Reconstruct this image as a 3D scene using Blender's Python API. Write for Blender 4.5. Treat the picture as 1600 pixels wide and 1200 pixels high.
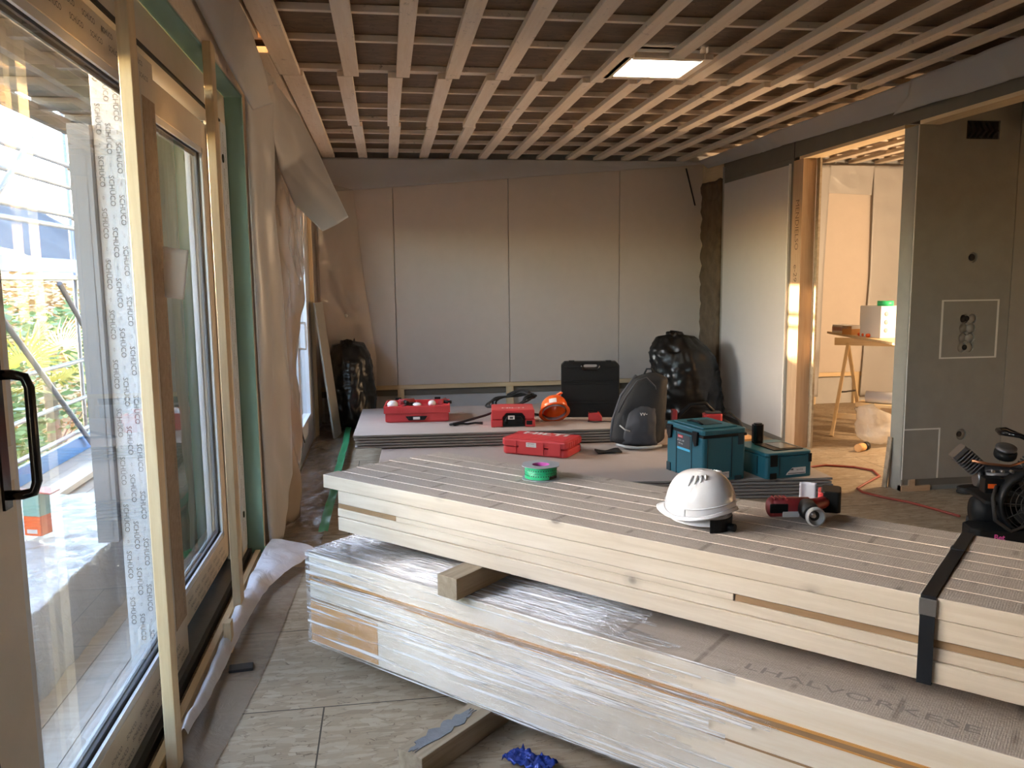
import bpy, bmesh, math, random
from mathutils import Matrix, Vector, noise
for o in list(bpy.data.objects): bpy.data.objects.remove(o, do_unlink=True)
SC = bpy.context.scene
COL = SC.collection
rnd = random.Random(7)
R_ = math.radians

# ------------------------------------------------------------------ camera
cam_d = bpy.data.cameras.new('camera'); cam = bpy.data.objects.new('camera', cam_d); COL.objects.link(cam)
def cam_rows(yaw, pitch, roll):
    cy, sy, cp, sp, cr, sr = math.cos(yaw), math.sin(yaw), math.cos(pitch), math.sin(pitch), math.cos(roll), math.sin(roll)
    f = Vector((sy*cp, cy*cp, -sp)); r0 = Vector((cy, -sy, 0)); d0 = f.cross(r0)
    return cr*r0 + sr*d0, -sr*r0 + cr*d0, f
_r, _d, _f = cam_rows(R_(8.6), R_(7.3), R_(.62))
cam.matrix_world = Matrix(((_r.x, -_d.x, -_f.x, 0), (_r.y, -_d.y, -_f.y, 0), (_r.z, -_d.z, -_f.z, 1.5), (0, 0, 0, 1)))
cam_d.sensor_width = 36; cam_d.lens = 1285*36/1600; cam_d.clip_start = .03; cam_d.clip_end = 2000
SC.camera = cam

# ------------------------------------------------------------------ world, sun, exposure
W = bpy.data.worlds.new('sky'); SC.world = W; W.use_nodes = True
wn = W.node_tree.nodes; wl = W.node_tree.links; wn.clear()
wo = wn.new('ShaderNodeOutputWorld'); bg = wn.new('ShaderNodeBackground'); sk = wn.new('ShaderNodeTexSky')
sk.sky_type = 'NISHITA'; sk.sun_disc = False; sk.sun_elevation = R_(16); sk.sun_rotation = R_(-82); sk.air_density = 1.0; sk.dust_density = .6; sk.ozone_density = 1.0
mixw = wn.new('ShaderNodeMixRGB'); mixw.inputs['Fac'].default_value = .45; mixw.inputs[2].default_value = (.27, .30, .35, 1)
wl.new(sk.outputs[0], mixw.inputs[1]); wl.new(mixw.outputs[0], bg.inputs[0]); bg.inputs[1].default_value = 5.2
wl.new(bg.outputs[0], wo.inputs[0])
sun_d = bpy.data.lights.new('sun', 'SUN'); sun = bpy.data.objects.new('sun', sun_d); COL.objects.link(sun)
sun_d.energy = 27; sun_d.angle = R_(.53); sun_d.color = (1, .68, .38)
sun.rotation_euler = Vector((1, -.20, -.15)).to_track_quat('-Z', 'Y').to_euler(); sun.location = (-6, 6, 4)
SC.view_settings.view_transform = 'Standard'; SC.view_settings.look = 'None'; SC.view_settings.gamma = 1
SC.view_settings.use_curve_mapping = False; SC.view_settings.exposure = 1.0
SC.cycles.max_bounces = 10; SC.cycles.diffuse_bounces = 6; SC.cycles.transparent_max_bounces = 24; SC.cycles.transmission_bounces = 6
SC.cycles.sample_clamp_indirect = 6; SC.cycles.caustics_reflective = False; SC.cycles.caustics_refractive = False
SC.cycles.use_denoising = True
def portal(loc, sx, sy, rot):
    d = bpy.data.lights.new('window_portal', 'AREA'); d.shape = 'RECTANGLE'; d.size = sx; d.size_y = sy; d.cycles.is_portal = True
    o = bpy.data.objects.new('window_portal', d); COL.objects.link(o); o.location = loc; o.rotation_euler = rot
portal((-1.02, 2.7, 1.2), 2.3, 3.6, (0, R_(-90), 0))
portal((-1.02, 7.0, 1.2), 2.3, 2.0, (0, R_(-90), 0))

# ------------------------------------------------------------------ mesh helpers
class MB:
    def __init__(s): s.v = []; s.f = []; s.m = []; s.sm = []
    def add(s, vs, fs, mi=0, M=None, sm=False):
        b = len(s.v)
        for p in vs:
            p = Vector(p); s.v.append(M @ p if M is not None else p)
        for f in fs: s.f.append([b+i for i in f]); s.m.append(mi); s.sm.append(sm)
        return s
    def box(s, x0, x1, y0, y1, z0, z1, mi=0, M=None):
        v = [(x0,y0,z0),(x1,y0,z0),(x1,y1,z0),(x0,y1,z0),(x0,y0,z1),(x1,y0,z1),(x1,y1,z1),(x0,y1,z1)]
        m6 = mi if isinstance(mi, (list, tuple)) else [mi]*6
        fs = [(0,3,2,1),(4,5,6,7),(0,1,5,4),(2,3,7,6),(1,2,6,5),(3,0,4,7)]   # bottom top front back right left
        for f, m in zip(fs, m6): s.add(v, [f], m, M) if False else None
        b = len(s.v)
        for p in v: s.v.append(M @ Vector(p) if M is not None else Vector(p))
        for f, m in zip(fs, m6): s.f.append([b+i for i in f]); s.m.append(m); s.sm.append(False)
        return s
    def prism(s, poly, d0, d1, axis='z', mi=0, M=None, sm=False):
        # poly in 2D extruded along axis: z:(x,y) y:(x,z) x:(y,z)
        def P(a, b, d): return {'z': (a,b,d), 'y': (a,d,b), 'x': (d,a,b)}[axis]
        n = len(poly); vs = [P(a,b,d0) for a,b in poly] + [P(a,b,d1) for a,b in poly]
        s.add(vs, [list(range(n))[::-1], list(range(n, 2*n))], mi, M)
        b = len(s.v) - 2*n
        for i in range(n): s.f.append([b+i, b+(i+1)%n, b+n+(i+1)%n, b+n+i]); s.m.append(mi); s.sm.append(sm)
        return s
    def lathe(s, prof, n=24, mi=0, M=None, sm=True, cap=True, sx=1, sy=1):
        vs = []; fs = []
        for r, z in prof:
            for i in range(n): a = 2*math.pi*i/n; vs.append((sx*r*math.cos(a), sy*r*math.sin(a), z))
        for j in range(len(prof)-1):
            for i in range(n): k = (i+1)%n; fs.append((j*n+i, j*n+k, (j+1)*n+k, (j+1)*n+i))
        s.add(vs, fs, mi, M, sm)
        if cap:
            b = len(s.v) - len(vs)
            for j, rev in ((0, True), (len(prof)-1, False)):
                if prof[j][0] > 1e-5:
                    c = [b+j*n+i for i in range(n)]; s.f.append(c[::-1] if rev else c); s.m.append(mi); s.sm.append(False)
        return s
    def cyl(s, p0, p1, r, r1=None, n=14, mi=0, sm=True):
        p0 = Vector(p0); p1 = Vector(p1); d = p1-p0; M = Matrix.Translation(p0) @ d.to_track_quat('Z', 'Y').to_matrix().to_4x4()
        return s.lathe([(r, 0), (r if r1 is None else r1, d.length)], n, mi, M, sm)
    def ball(s, c, r, sc=(1,1,1), n=16, m=10, mi=0, M=None):
        T = Matrix.Translation(Vector(c)) @ Matrix.Diagonal((*sc, 1))
        if M is not None: T = M @ T
        return s.lathe([(max(1e-6, r*math.sin(math.pi*j/m)), -r*math.cos(math.pi*j/m)) for j in range(m+1)], n, mi, T, True, False)
    def tube(s, pts, r, n=8, mi=0, closed=False):
        P = [Vector(p) for p in pts]; N = len(P); vs = []; up = None
        for i, p in enumerate(P):
            t = (P[(i+1)%N]-P[i-1]) if closed else (P[min(i+1,N-1)]-P[max(i-1,0)])
            if t.length < 1e-9: t = Vector((1,0,0))
            t.normalize()
            if up is None: up = Vector((0,0,1)) if abs(t.z) < .9 else Vector((1,0,0))
            a = (up - t*up.dot(t)); a = a.normalized() if a.length > 1e-6 else t.orthogonal().normalized(); up = a; b = t.cross(a)
            rr = r[i] if isinstance(r, (list, tuple)) else r
            for k in range(n): q = 2*math.pi*k/n; vs.append(p + a*rr*math.cos(q) + b*rr*math.sin(q))
        fs = []
        for i in range(N if closed else N-1):
            for k in range(n): j = (k+1)%n; i2 = (i+1)%N; fs.append((i*n+k, i*n+j, i2*n+j, i2*n+k))
        s.add(vs, fs, mi, None, True)
        if not closed:
            b = len(s.v)-len(vs); s.f.append([b+k for k in range(n)][::-1]); s.m.append(mi); s.sm.append(False)
            s.f.append([b+(N-1)*n+k for k in range(n)]); s.m.append(mi); s.sm.append(False)
        return s
    def sheet(s, nu, nv, fn, mi=0, sm=True, keep=None):
        vs = [fn(i/nu, j/nv) for j in range(nv+1) for i in range(nu+1)]
        fs = []
        for j in range(nv):
            for i in range(nu):
                if keep is None or keep((i+.5)/nu, (j+.5)/nv):
                    a = j*(nu+1)+i; fs.append((a, a+1, a+nu+2, a+nu+1))
        return s.add(vs, fs, mi, None, sm)
    def build(s, name, mats, parent=None, M=None, bevel=0, seg=2, solid=0):
        me = bpy.data.meshes.new(name); me.from_pydata([tuple(v) for v in s.v], [], s.f)
        mats = mats if isinstance(mats, (list, tuple)) else [mats]
        for m in mats: me.materials.append(m)
        for p, m, q in zip(me.polygons, s.m, s.sm): p.material_index = m; p.use_smooth = q
        me.update()
        o = bpy.data.objects.new(name, me); COL.objects.link(o)
        if M is not None: o.matrix_basis = M
        if parent is not None: o.parent = parent
        if bevel:
            b = o.modifiers.new('bevel', 'BEVEL'); b.width = bevel; b.segments = seg; b.limit_method = 'ANGLE'; b.angle_limit = R_(40)
        if solid:
            q = o.modifiers.new('solid', 'SOLIDIFY'); q.thickness = solid
        return o
def T(x, y, z, rz=0, rx=0, ry=0): return Matrix.Translation((x, y, z)) @ Matrix.Rotation(rz, 4, 'Z') @ Matrix.Rotation(ry, 4, 'Y') @ Matrix.Rotation(rx, 4, 'X')
def tag(o, label, cat, group=None, kind=None):
    if label: o['label'] = label
    if cat: o['category'] = cat
    if group: o['group'] = group
    if kind: o['kind'] = kind
    return o
def thing(name, label, cat, loc=(0,0,0), rz=0, group=None, rx=0, ry=0):
    o = bpy.data.objects.new(name, None); o.empty_display_size = .05; COL.objects.link(o); o.matrix_basis = T(*loc, rz, rx, ry)
    return tag(o, label, cat, group)
def struct(o): o['kind'] = 'structure'; return o
def beam(name, p0, p1, w, h, mat, parent=None, up=(0,0,1), bevel=.0015, mi=0):
    # box whose local X runs from p0 to p1; w across, h along up; p0/p1 are on the axis
    p0 = Vector(p0); p1 = Vector(p1); x = (p1-p0); L = x.length; x.normalize(); u = Vector(up); z = (u - x*u.dot(x)).normalized(); y = z.cross(x)
    M = Matrix(((x.x,y.x,z.x,p0.x),(x.y,y.y,z.y,p0.y),(x.z,y.z,z.z,p0.z),(0,0,0,1)))
    return MB().box(0, L, -w/2, w/2, -h/2, h/2, mi).build(name, mat, parent, M, bevel, 1)
def fixn(o):
    bm = bmesh.new(); bm.from_mesh(o.data); bmesh.ops.recalc_face_normals(bm, faces=bm.faces); bm.to_mesh(o.data); bm.free()
def bake(o, cutters):
    for c in [o]+list(cutters): fixn(c)
    # cut holes out of a mesh object, keep plain mesh data
    for c in cutters:
        m = o.modifiers.new('cut', 'BOOLEAN'); m.operation = 'DIFFERENCE'; m.object = c; m.solver = 'EXACT'
    dg = bpy.context.evaluated_depsgraph_get(); dg.update()
    me = bpy.data.meshes.new_from_object(o.evaluated_get(dg))
    o.modifiers.clear(); o.data = me
    for c in cutters: bpy.data.objects.remove(c, do_unlink=True)
    return o
_tc = {}
def text_geo(s, bold=.0):
    k = (s, bold)
    if k not in _tc:
        cu = bpy.data.curves.new('lettering', 'FONT'); cu.body = s; cu.align_x = 'CENTER'; cu.align_y = 'CENTER'; cu.size = 1; cu.resolution_u = 2; cu.offset = bold
        o = bpy.data.objects.new('lettering', cu); COL.objects.link(o); dg = bpy.context.evaluated_depsgraph_get(); dg.update()
        me = bpy.data.meshes.new_from_object(o.evaluated_get(dg))
        _tc[k] = ([v.co.copy() for v in me.vertices], [list(p.vertices) for p in me.polygons])
        bpy.data.objects.remove(o, do_unlink=True); bpy.data.meshes.remove(me)
    return _tc[k]
def put_text(mb, s, size, M, mi=0, bold=.0, wide=1):
    vs, fs = text_geo(s, bold); return mb.add(vs, fs, mi, M @ Matrix.Diagonal((size*wide, size, 1, 1)))
def frame3(o, x, y):
    # matrix with given origin, x axis (reading direction) and y axis (letter up)
    x = Vector(x).normalized(); y = Vector(y); y = (y - x*y.dot(x)).normalized(); z = x.cross(y)
    return Matrix(((x.x,y.x,z.x,o[0]),(x.y,y.y,z.y,o[1]),(x.z,y.z,z.z,o[2]),(0,0,0,1)))
def nz(x, y, z=0, s=1): return noise.noise(Vector((x*s, y*s, z*s)))

# ------------------------------------------------------------------ materials
class NT:
    def __init__(s, name):
        s.mat = bpy.data.materials.new(name); s.mat.use_nodes = True; s.t = s.mat.node_tree; s.t.nodes.clear()
        s.out = s.n('ShaderNodeOutputMaterial'); s.tc = s.n('ShaderNodeTexCoord')
    def n(s, typ, **k):
        q = s.t.nodes.new(typ)
        for a, b in k.items(): setattr(q, a, b)
        return q
    def l(s, a, b): s.t.links.new(a, b)
    def inp(s, node, key, val):
        if hasattr(val, 'links'): s.l(val, node.inputs[key])
        elif val is not None:
            if isinstance(val, (tuple, list)) and len(val) == 3 and node.inputs[key].type == 'RGBA': val = (*val, 1)
            node.inputs[key].default_value = val
    def coords(s, scale=(1,1,1), rnd=True, kind='Object', rot=(0,0,0)):
        mp = s.n('ShaderNodeMapping'); mp.inputs['Scale'].default_value = scale; mp.inputs['Rotation'].default_value = rot
        src = s.tc.outputs[kind]
        if rnd:
            oi = s.n('ShaderNodeObjectInfo'); ml = s.n('ShaderNodeVectorMath', operation='SCALE'); cb = s.n('ShaderNodeCombineXYZ')
            for i in range(3): s.l(oi.outputs['Random'], cb.inputs[i])
            s.l(cb.outputs[0], ml.inputs[0]); ml.inputs['Scale'].default_value = 37.
            ad = s.n('ShaderNodeVectorMath', operation='ADD'); s.l(src, ad.inputs[0]); s.l(ml.outputs[0], ad.inputs[1]); src = ad.outputs[0]
        s.l(src, mp.inputs['Vector']); return mp.outputs[0]
    def noise(s, vec, scale, detail=4, rough=.55, dist=0, out='Fac'):
        q = s.n('ShaderNodeTexNoise'); s.l(vec, q.inputs['Vector']); q.inputs['Scale'].default_value = scale; q.inputs['Detail'].default_value = detail
        q.inputs['Roughness'].default_value = rough; q.inputs['Distortion'].default_value = dist; return q.outputs[out]
    def vor(s, vec, scale, feature='F1', out='Distance'):
        q = s.n('ShaderNodeTexVoronoi', feature=feature); s.l(vec, q.inputs['Vector']); q.inputs['Scale'].default_value = scale; return q.outputs[out]
    def ramp(s, fac, stops, interp='LINEAR'):
        q = s.n('ShaderNodeValToRGB'); s.l(fac, q.inputs[0]); e = q.color_ramp.elements; q.color_ramp.interpolation = interp
        while len(e) < len(stops): e.new(.5)
        for el, (p, c) in zip(e, stops): el.position = p; el.color = (*c, 1) if not isinstance(c, (int, float)) else (c, c, c, 1)
        return q.outputs[0]
    def mix(s, fac, a, b, mode='MIX'):
        q = s.n('ShaderNodeMixRGB', blend_type=mode); s.inp(q, 'Fac', fac); s.inp(q, 1, a); s.inp(q, 2, b); return q.outputs[0]
    def math(s, op, a, b=None):
        q = s.n('ShaderNodeMath', operation=op); s.inp(q, 0, a); s.inp(q, 1, b); return q.outputs[0]
    def bump(s, h, strength=.3, dist=.01):
        q = s.n('ShaderNodeBump'); s.l(h, q.inputs['Height']); q.inputs['Strength'].default_value = strength; q.inputs['Distance'].default_value = dist; return q.outputs[0]
    def bsdf(s, color, rough=.6, metal=0, normal=None, coat=0, spec=None, trans=0):
        b = s.n('ShaderNodeBsdfPrincipled'); s.inp(b, 'Base Color', color); s.inp(b, 'Roughness', rough); s.inp(b, 'Metallic', metal)
        if normal is not None: s.l(normal, b.inputs['Normal'])
        if coat: b.inputs['Coat Weight'].default_value = coat; b.inputs['Coat Roughness'].default_value = .08
        if spec is not None: s.inp(b, 'Specular IOR Level', spec)
        return b.outputs[0]
    def done(s, sh): s.l(sh, s.out.inputs[0]); return s.mat
def plain(name, c, rough=.5, metal=0, bump=0, bs=60, var=.06, coat=0, spec=None):
    t = NT(name); v = t.coords(); n = t.noise(v, 9, 5)
    col = t.mix(n, tuple(x*(1-var) for x in c), tuple(min(1, x*(1+var)) for x in c))
    nm = t.bump(t.noise(v, bs, 3), bump, .004) if bump else None
    return t.done(t.bsdf(col, rough, metal, nm, coat, spec))
def wood(name, light, dark, rough=.6, grain=1.0, speck=0, knots=.5, dirt=None, saw=0):
    t = NT(name); v = t.coords((1.2, 16, 16)); g = t.noise(v, 2.2, 6, .6, .6)
    v2 = t.coords((4, 90, 90)); g2 = t.noise(v2, 1.5, 3)
    col = t.mix(t.ramp(g, [(.32, 0.), (.68, 1.)]), light, dark)
    col = t.mix(t.math('MULTIPLY', g2, .22*grain), col, tuple(x*.62 for x in dark))
    if knots:
        vk = t.coords((1, 1.3, 1.3)); d = t.vor(vk, 3.1); k = t.ramp(d, [(.0, 1.), (.045, 1.), (.07, .3), (.13, 0.)])
        col = t.mix(t.math('MULTIPLY', k, knots), col, tuple(x*.33 for x in dark))
    if speck:
        vs = t.coords((1, 1, 1)); sp = t.ramp(t.noise(vs, 26, 5, .7), [(.60, 0.), (.70, 1.)]); sp2 = t.ramp(t.noise(vs, 3, 2), [(.42, 0.), (.62, 1.)])
        col = t.mix(t.math('MULTIPLY', t.math('MULTIPLY', sp, sp2), speck), col, (.09, .06, .04))
    if dirt: col = t.mix(t.math('MULTIPLY', t.noise(t.coords((1,3,3)), 5, 5, .65), .9), col, dirt)
    h = g
    if saw:
        w = t.n('ShaderNodeTexWave', wave_type='BANDS', bands_direction='X'); t.l(t.coords((1, .12, .12)), w.inputs['Vector']); w.inputs['Scale'].default_value = 55; w.inputs['Distortion'].default_value = 5; w.inputs['Detail'].default_value = 3
        h = t.math('ADD', t.math('MULTIPLY', w.outputs['Fac'], .25), t.noise(t.coords((1,1,1)), 160, 3))
        col = t.mix(t.math('MULTIPLY', w.outputs['Fac'], .07), col, (.17, .14, .11))
        w2 = t.n('ShaderNodeTexWave', wave_type='BANDS', bands_direction='X'); t.l(t.coords((1, .25, .1)), w2.inputs['Vector']); w2.inputs['Scale'].default_value = 1.25; w2.inputs['Distortion'].default_value = 1.2; w2.inputs['Detail'].default_value = 1
        col = t.mix(t.math('MULTIPLY', t.math('MULTIPLY', t.ramp(w2.outputs['Fac'], [(.985, 0.), (.998, 1.)]), t.ramp(t.noise(t.coords((1,5,1)), 2, 2), [(.45, 0.), (.55, 1.)])), .55), col, (.16,.13,.10))
    return t.done(t.bsdf(col, rough, 0, t.bump(h, .25 if not saw else .55, .002 if not saw else .003)))
def osb(name, cs, gap, scale=1, seams=False, rough=.65, gloss=None):
    t = NT(name); base = t.coords((1,1,1), rnd=False)
    wob = t.noise(base, 5, 3, out='Color'); ad = t.n('ShaderNodeVectorMath', operation='MULTIPLY_ADD'); t.l(wob, ad.inputs[0]); ad.inputs[1].default_value = (.05, .05, .05); t.l(base, ad.inputs[2])
    def chips(rot, sc, s):
        m = t.n('ShaderNodeMapping'); t.l(ad.outputs[0], m.inputs[0]); m.inputs['Rotation'].default_value = (0, 0, rot); m.inputs['Scale'].default_value = sc
        c = t.n('ShaderNodeTexVoronoi', feature='F1'); t.l(m.outputs[0], c.inputs['Vector']); c.inputs['Scale'].default_value = s*scale; c.inputs['Randomness'].default_value = 1
        sp = t.n('ShaderNodeSeparateColor'); t.l(c.outputs['Color'], sp.inputs[0]); e = t.vor(m.outputs[0], s*scale, 'DISTANCE_TO_EDGE')
        return sp.outputs[0], sp.outputs[1], e
    a, a2, ea = chips(.9, (1, 3.2, 1), 6.5); b, b2, eb = chips(-.45, (1, 3.6, 1), 6); c_, c2, ec = chips(2.2, (1, 4.0, 1), 7)
    sel = t.math('GREATER_THAN', b2, a2); sel2 = t.math('GREATER_THAN', c2, t.math('MAXIMUM', a2, b2))
    k = len(cs); st = [(i/(k-1), c) for i, c in enumerate(cs)]
    ca = t.ramp(a, st); cb = t.ramp(b, st); cc = t.ramp(c_, st)
    col = t.mix(sel2, t.mix(sel, ca, cb), cc); col = t.mix(t.math('MULTIPLY', t.noise(base, 34*scale, 4, .7), .45), col, t.mix(.5, cs[1] if len(cs) > 1 else cs[0], cs[-1])); e = t.mix(sel2, t.mix(sel, ea, eb), ec)
    fib = t.noise(t.coords((6, 60, 1), rnd=False), 2, 4); col = t.mix(t.math('MULTIPLY', fib, .3), col, cs[0])
    g = t.math('MULTIPLY', t.ramp(e, [(0., 1.), (.035, 0.)]), t.ramp(t.noise(base, 9*scale, 4), [(.47, 0.), (.58, .8)])); col = t.mix(g, col, gap)
    sp = t.ramp(t.noise(base, 36, 4, .7), [(.62, 0.), (.70, 1.)]); col = t.mix(t.math('MULTIPLY', sp, .6), col, gap)
    if seams:
        br = t.n('ShaderNodeTexBrick'); mp = t.n('ShaderNodeMapping'); t.l(t.tc.outputs['Object'], mp.inputs[0]); mp.inputs['Location'].default_value = (.26, -2.82, 0)
        t.l(mp.outputs[0], br.inputs['Vector']); br.inputs['Scale'].default_value = 1; br.inputs['Brick Width'].default_value = 2.5; br.inputs['Row Height'].default_value = .675; br.inputs['Mortar Size'].default_value = .003
        br.inputs['Color1'].default_value = (0,0,0,1); br.inputs['Color2'].default_value = (0,0,0,1); br.inputs['Mortar'].default_value = (1,1,1,1); br.offset = .37
        col = t.mix(br.outputs['Color'], col, (.05, .035, .02))
    return t.done(t.bsdf(col, rough, 0, t.bump(t.mix(.5, a2, fib), .25, .003)))
def film(name, c, alpha=.5, rough=.25, trl=.5, glint_streak=0, bumps=.5, bscale=7):
    t = NT(name); v = t.coords((1,1,1), rnd=False); n = t.noise(v, bscale, 4, .6, 1.5)
    if glint_streak:
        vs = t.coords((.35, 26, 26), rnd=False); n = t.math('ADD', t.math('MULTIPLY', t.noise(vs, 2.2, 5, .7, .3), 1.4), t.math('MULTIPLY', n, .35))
    nm = t.bump(n, bumps, .02)
    d = t.n('ShaderNodeBsdfDiffuse'); t.inp(d, 0, c); tr = t.n('ShaderNodeBsdfTranslucent'); t.inp(tr, 0, c)
    if not glint_streak: t.l(nm, d.inputs['Normal']); t.l(nm, tr.inputs['Normal'])
    m1 = t.n('ShaderNodeMixShader'); m1.inputs[0].default_value = trl; t.l(d.outputs[0], m1.inputs[1]); t.l(tr.outputs[0], m1.inputs[2])
    tp = t.n('ShaderNodeBsdfTransparent'); m2 = t.n('ShaderNodeMixShader'); t.l(tp.outputs[0], m2.inputs[1]); t.l(m1.outputs[0], m2.inputs[2])
    if glint_streak:
        a = t.ramp(t.noise(t.coords((1.0, 40, 40), rnd=False), 1.8, 3, .6), [(.51, alpha), (.55, alpha+.15), (.61, min(1, alpha+glint_streak))]); t.l(a, m2.inputs[0])  # white opacity streaks: cloudy creases plus window highlights painted into the film
    else: m2.inputs[0].default_value = alpha
    gl = t.n('ShaderNodeBsdfGlossy'); gl.inputs['Roughness'].default_value = rough; t.l(nm, gl.inputs['Normal']); fr = t.n('ShaderNodeLayerWeight'); fr.inputs[0].default_value = .5
    sch = t.math('ADD', t.math('MULTIPLY', t.math('POWER', fr.outputs['Facing'], 5.), .9), .045)
    m3 = t.n('ShaderNodeMixShader'); t.l(t.math('MULTIPLY', sch, 2.6 if glint_streak else 1.1), m3.inputs[0]); t.l(m2.outputs[0], m3.inputs[1]); t.l(gl.outputs[0], m3.inputs[2])
    return t.done(m3.outputs[0])
def glass_mat(name, tint=(.9,.95,.93), k=1.0):
    t = NT(name); tp = t.n('ShaderNodeBsdfTransparent'); t.inp(tp, 0, tint); gl = t.n('ShaderNodeBsdfGlossy'); gl.inputs['Roughness'].default_value = 0.0; fr = t.n('ShaderNodeFresnel'); fr.inputs[0].default_value = 1.5
    ge = t.n('ShaderNodeNewGeometry'); fl = t.math('SUBTRACT', 1., ge.outputs['Backfacing'])
    m = t.n('ShaderNodeMixShader'); t.l(t.math('MULTIPLY', t.math('MULTIPLY', fr.outputs[0], k), fl), m.inputs[0]); t.l(tp.outputs[0], m.inputs[1]); t.l(gl.outputs[0], m.inputs[2]); return t.done(m.outputs[0])
def emit(name, c, s):
    t = NT(name); e = t.n('ShaderNodeEmission'); t.inp(e, 0, c); e.inputs[1].default_value = s; return t.done(e.outputs[0])

M = {}
M['osb'] = osb('osb_floor', [(.27,.205,.135), (.33,.255,.17), (.385,.30,.205), (.47,.385,.28), (.30,.23,.155)], (.07,.04,.02), 2.0, True)
M['osb_brown'] = osb('dark_ceiling_board', [(.13,.082,.045), (.19,.125,.075), (.155,.10,.06), (.24,.16,.10)], (.03,.018,.01), 1.3)
M['batten'] = wood('batten_wood', (.88,.78,.66), (.80,.68,.55), .65, 1, .75, .6)
M['pine'] = wood('planed_pine', (.74,.65,.53), (.62,.52,.40), .45, .9, 0, .9)
M['pine_l'] = wood('wrapped_pine', (.88,.80,.68), (.78,.67,.52), .45, 1.0, 0, .9)
M['pine_y'] = wood('yellow_pine', (.82,.66,.42), (.70,.52,.30), .5, .8, 0, .4)
M['sawn'] = wood('greyer_top_wood', (.56,.49,.42), (.43,.365,.305), .8, 1.2, .25, .8, (.46,.40,.34), 1)  # greyer wood with saw marks, laid on top faces
M['oldwood'] = wood('grey_old_wood', (.42,.34,.24), (.27,.21,.14), .8, 1.2, .4, .4)
M['post'] = wood('post_wood', (.60,.42,.27), (.50,.33,.20), .6, .8, 0, .3)
M['waney'] = wood('brown_waney_wood', (.42,.27,.15), (.30,.18,.09), .8, 1.4, .3, .2)
M['frame'] = wood('brown_frame_wood', (.40,.29,.19), (.30,.20,.12), .6, 1, .3, .2)
M['board'] = plain('wallboard_paper', (.59,.525,.47), .75, 0, .05, 40, .05)
M['board_w'] = plain('pale_wallboard_paper', (.52,.495,.48), .7, 0, .04, 40, .03)
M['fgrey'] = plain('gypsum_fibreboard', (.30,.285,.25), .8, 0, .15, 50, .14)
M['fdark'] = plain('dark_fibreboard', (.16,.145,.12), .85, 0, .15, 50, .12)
M['membrane'] = plain('grey_membrane', (.50,.50,.50), .6, 0, .1, 15, .08)
M['plaster'] = plain('white_gypsum_core', (.80,.78,.73), .9, 0, .2, 90, .05)
M['core'] = plain('gypsum_edge', (.24,.22,.195), .9, 0, .3, 90, .15)
M['sheet'] = plain('plasterboard_face', (.42,.36,.325), .7, 0, .05, 30, .05)
M['green'] = plain('green_moisture_board', (.24,.42,.38), .7, 0, .05, 30, .05)
M['greenc'] = plain('green_board_outdoors', (.10,.20,.15), .7, 0, .05, 30, .05)
M['wool'] = plain('brown_fibre_insulation', (.13,.09,.055), 1, 0, 1, 30, .6)
M['blackp'] = plain('black_plastic', (.007,.008,.009), .48, 0, .05, 80, .06, 0, .25)
M['blackg'] = plain('glossy_black_plastic', (.006,.006,.008), .2, 0, 0, 80)
M['rubber'] = plain('black_rubber', (.018,.017,.016), .6)
M['red'] = plain('red_case_plastic', (.56,.045,.050), .42, 0, .05, 120, .08)
M['redd'] = plain('worn_red_plastic', (.30,.03,.035), .45, 0, .1, 60, .2)
M['teal'] = plain('teal_blue_case_plastic', (.018,.125,.165), .4, 0, .05, 120, .08)
M['teald'] = plain('dark_teal_case_plastic', (.010,.035,.048), .45, 0, .05, 120, .08)
M['white'] = plain('white_plastic', (.72,.72,.74), .22, 0, 0, 60, .01, .4)
M['whitem'] = plain('white_matt', (.78,.78,.80), .6)
M['labelw'] = plain('white_label', (.72,.70,.68), .5, 0, 0, 60, .02)
M['paper'] = plain('white_paper', (.80,.82,.88), .6, 0, 0, 60, .01); M['paper_t'] = film('thin_white_paper', (.95,.96,.98), 1.0, .6, .75, 0, .05, 5)
M['orange'] = plain('orange_plastic', (.85,.13,.02), .3, 0, 0, 60, .03, .3)
M['steel'] = plain('brushed_steel', (.55,.55,.55), .35, 1)
M['alu'] = plain('cast_aluminium', (.16,.16,.17), .35, .7, .2, 60, .2)
M['galv'] = plain('galvanised_tube', (.20,.215,.25), .5, .6, .1, 40, .2)
M['strap'] = plain('blued_steel_strap', (.035,.040,.048), .32, .6)
M['hose'] = plain('red_hose', (.30,.05,.03), .5)
M['tapeg'] = plain('green_tape', (.03,.50,.20), .4, 0, 0, 60, .05)
M['tapedk'] = plain('printed_green_tape', (.04,.26,.11), .4, 0, .2, 30, .3)
M['pink'] = plain('magenta_card', (.65,.10,.42), .5)
M['greyl'] = plain('grey_liner', (.36,.38,.40), .5)
M['ink'] = plain('printing_ink', (.07,.075,.085), .6)
M['inkp'] = plain('pencil_marks', (.16,.10,.06), .8)
M['cloth'] = plain('black_backpack_fabric', (.010,.011,.014), .75, 0, .5, 220, .15)
M['clothg'] = plain('grey_backpack_fabric', (.040,.044,.055), .7, 0, .4, 220, .15)
M['bluep'] = plain('blue_painted_steel', (.03,.16,.42), .45, 0, .1, 30, .15)
M['bluef'] = plain('blue_foil', (.02,.05,.30), .25, .3, .6, 40, .3)
M['filmstrip'] = plain('protective_film', (.56,.60,.68), .45, 0, .1, 20, .03)
M['filmtan'] = plain('aged_protective_film', (.62,.55,.46), .45, 0, .1, 20, .08)
M['gasket'] = plain('grey_glazing_gasket', (.10,.11,.12), .5)
M['bead'] = plain('white_glazing_bead', (.62,.64,.68), .4)
M['cladding'] = plain('grey_aluminium_cladding', (.20,.21,.24), .5)
M['glass'] = glass_mat('window_glass', (.965,.955,.945), 1.35)
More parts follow.
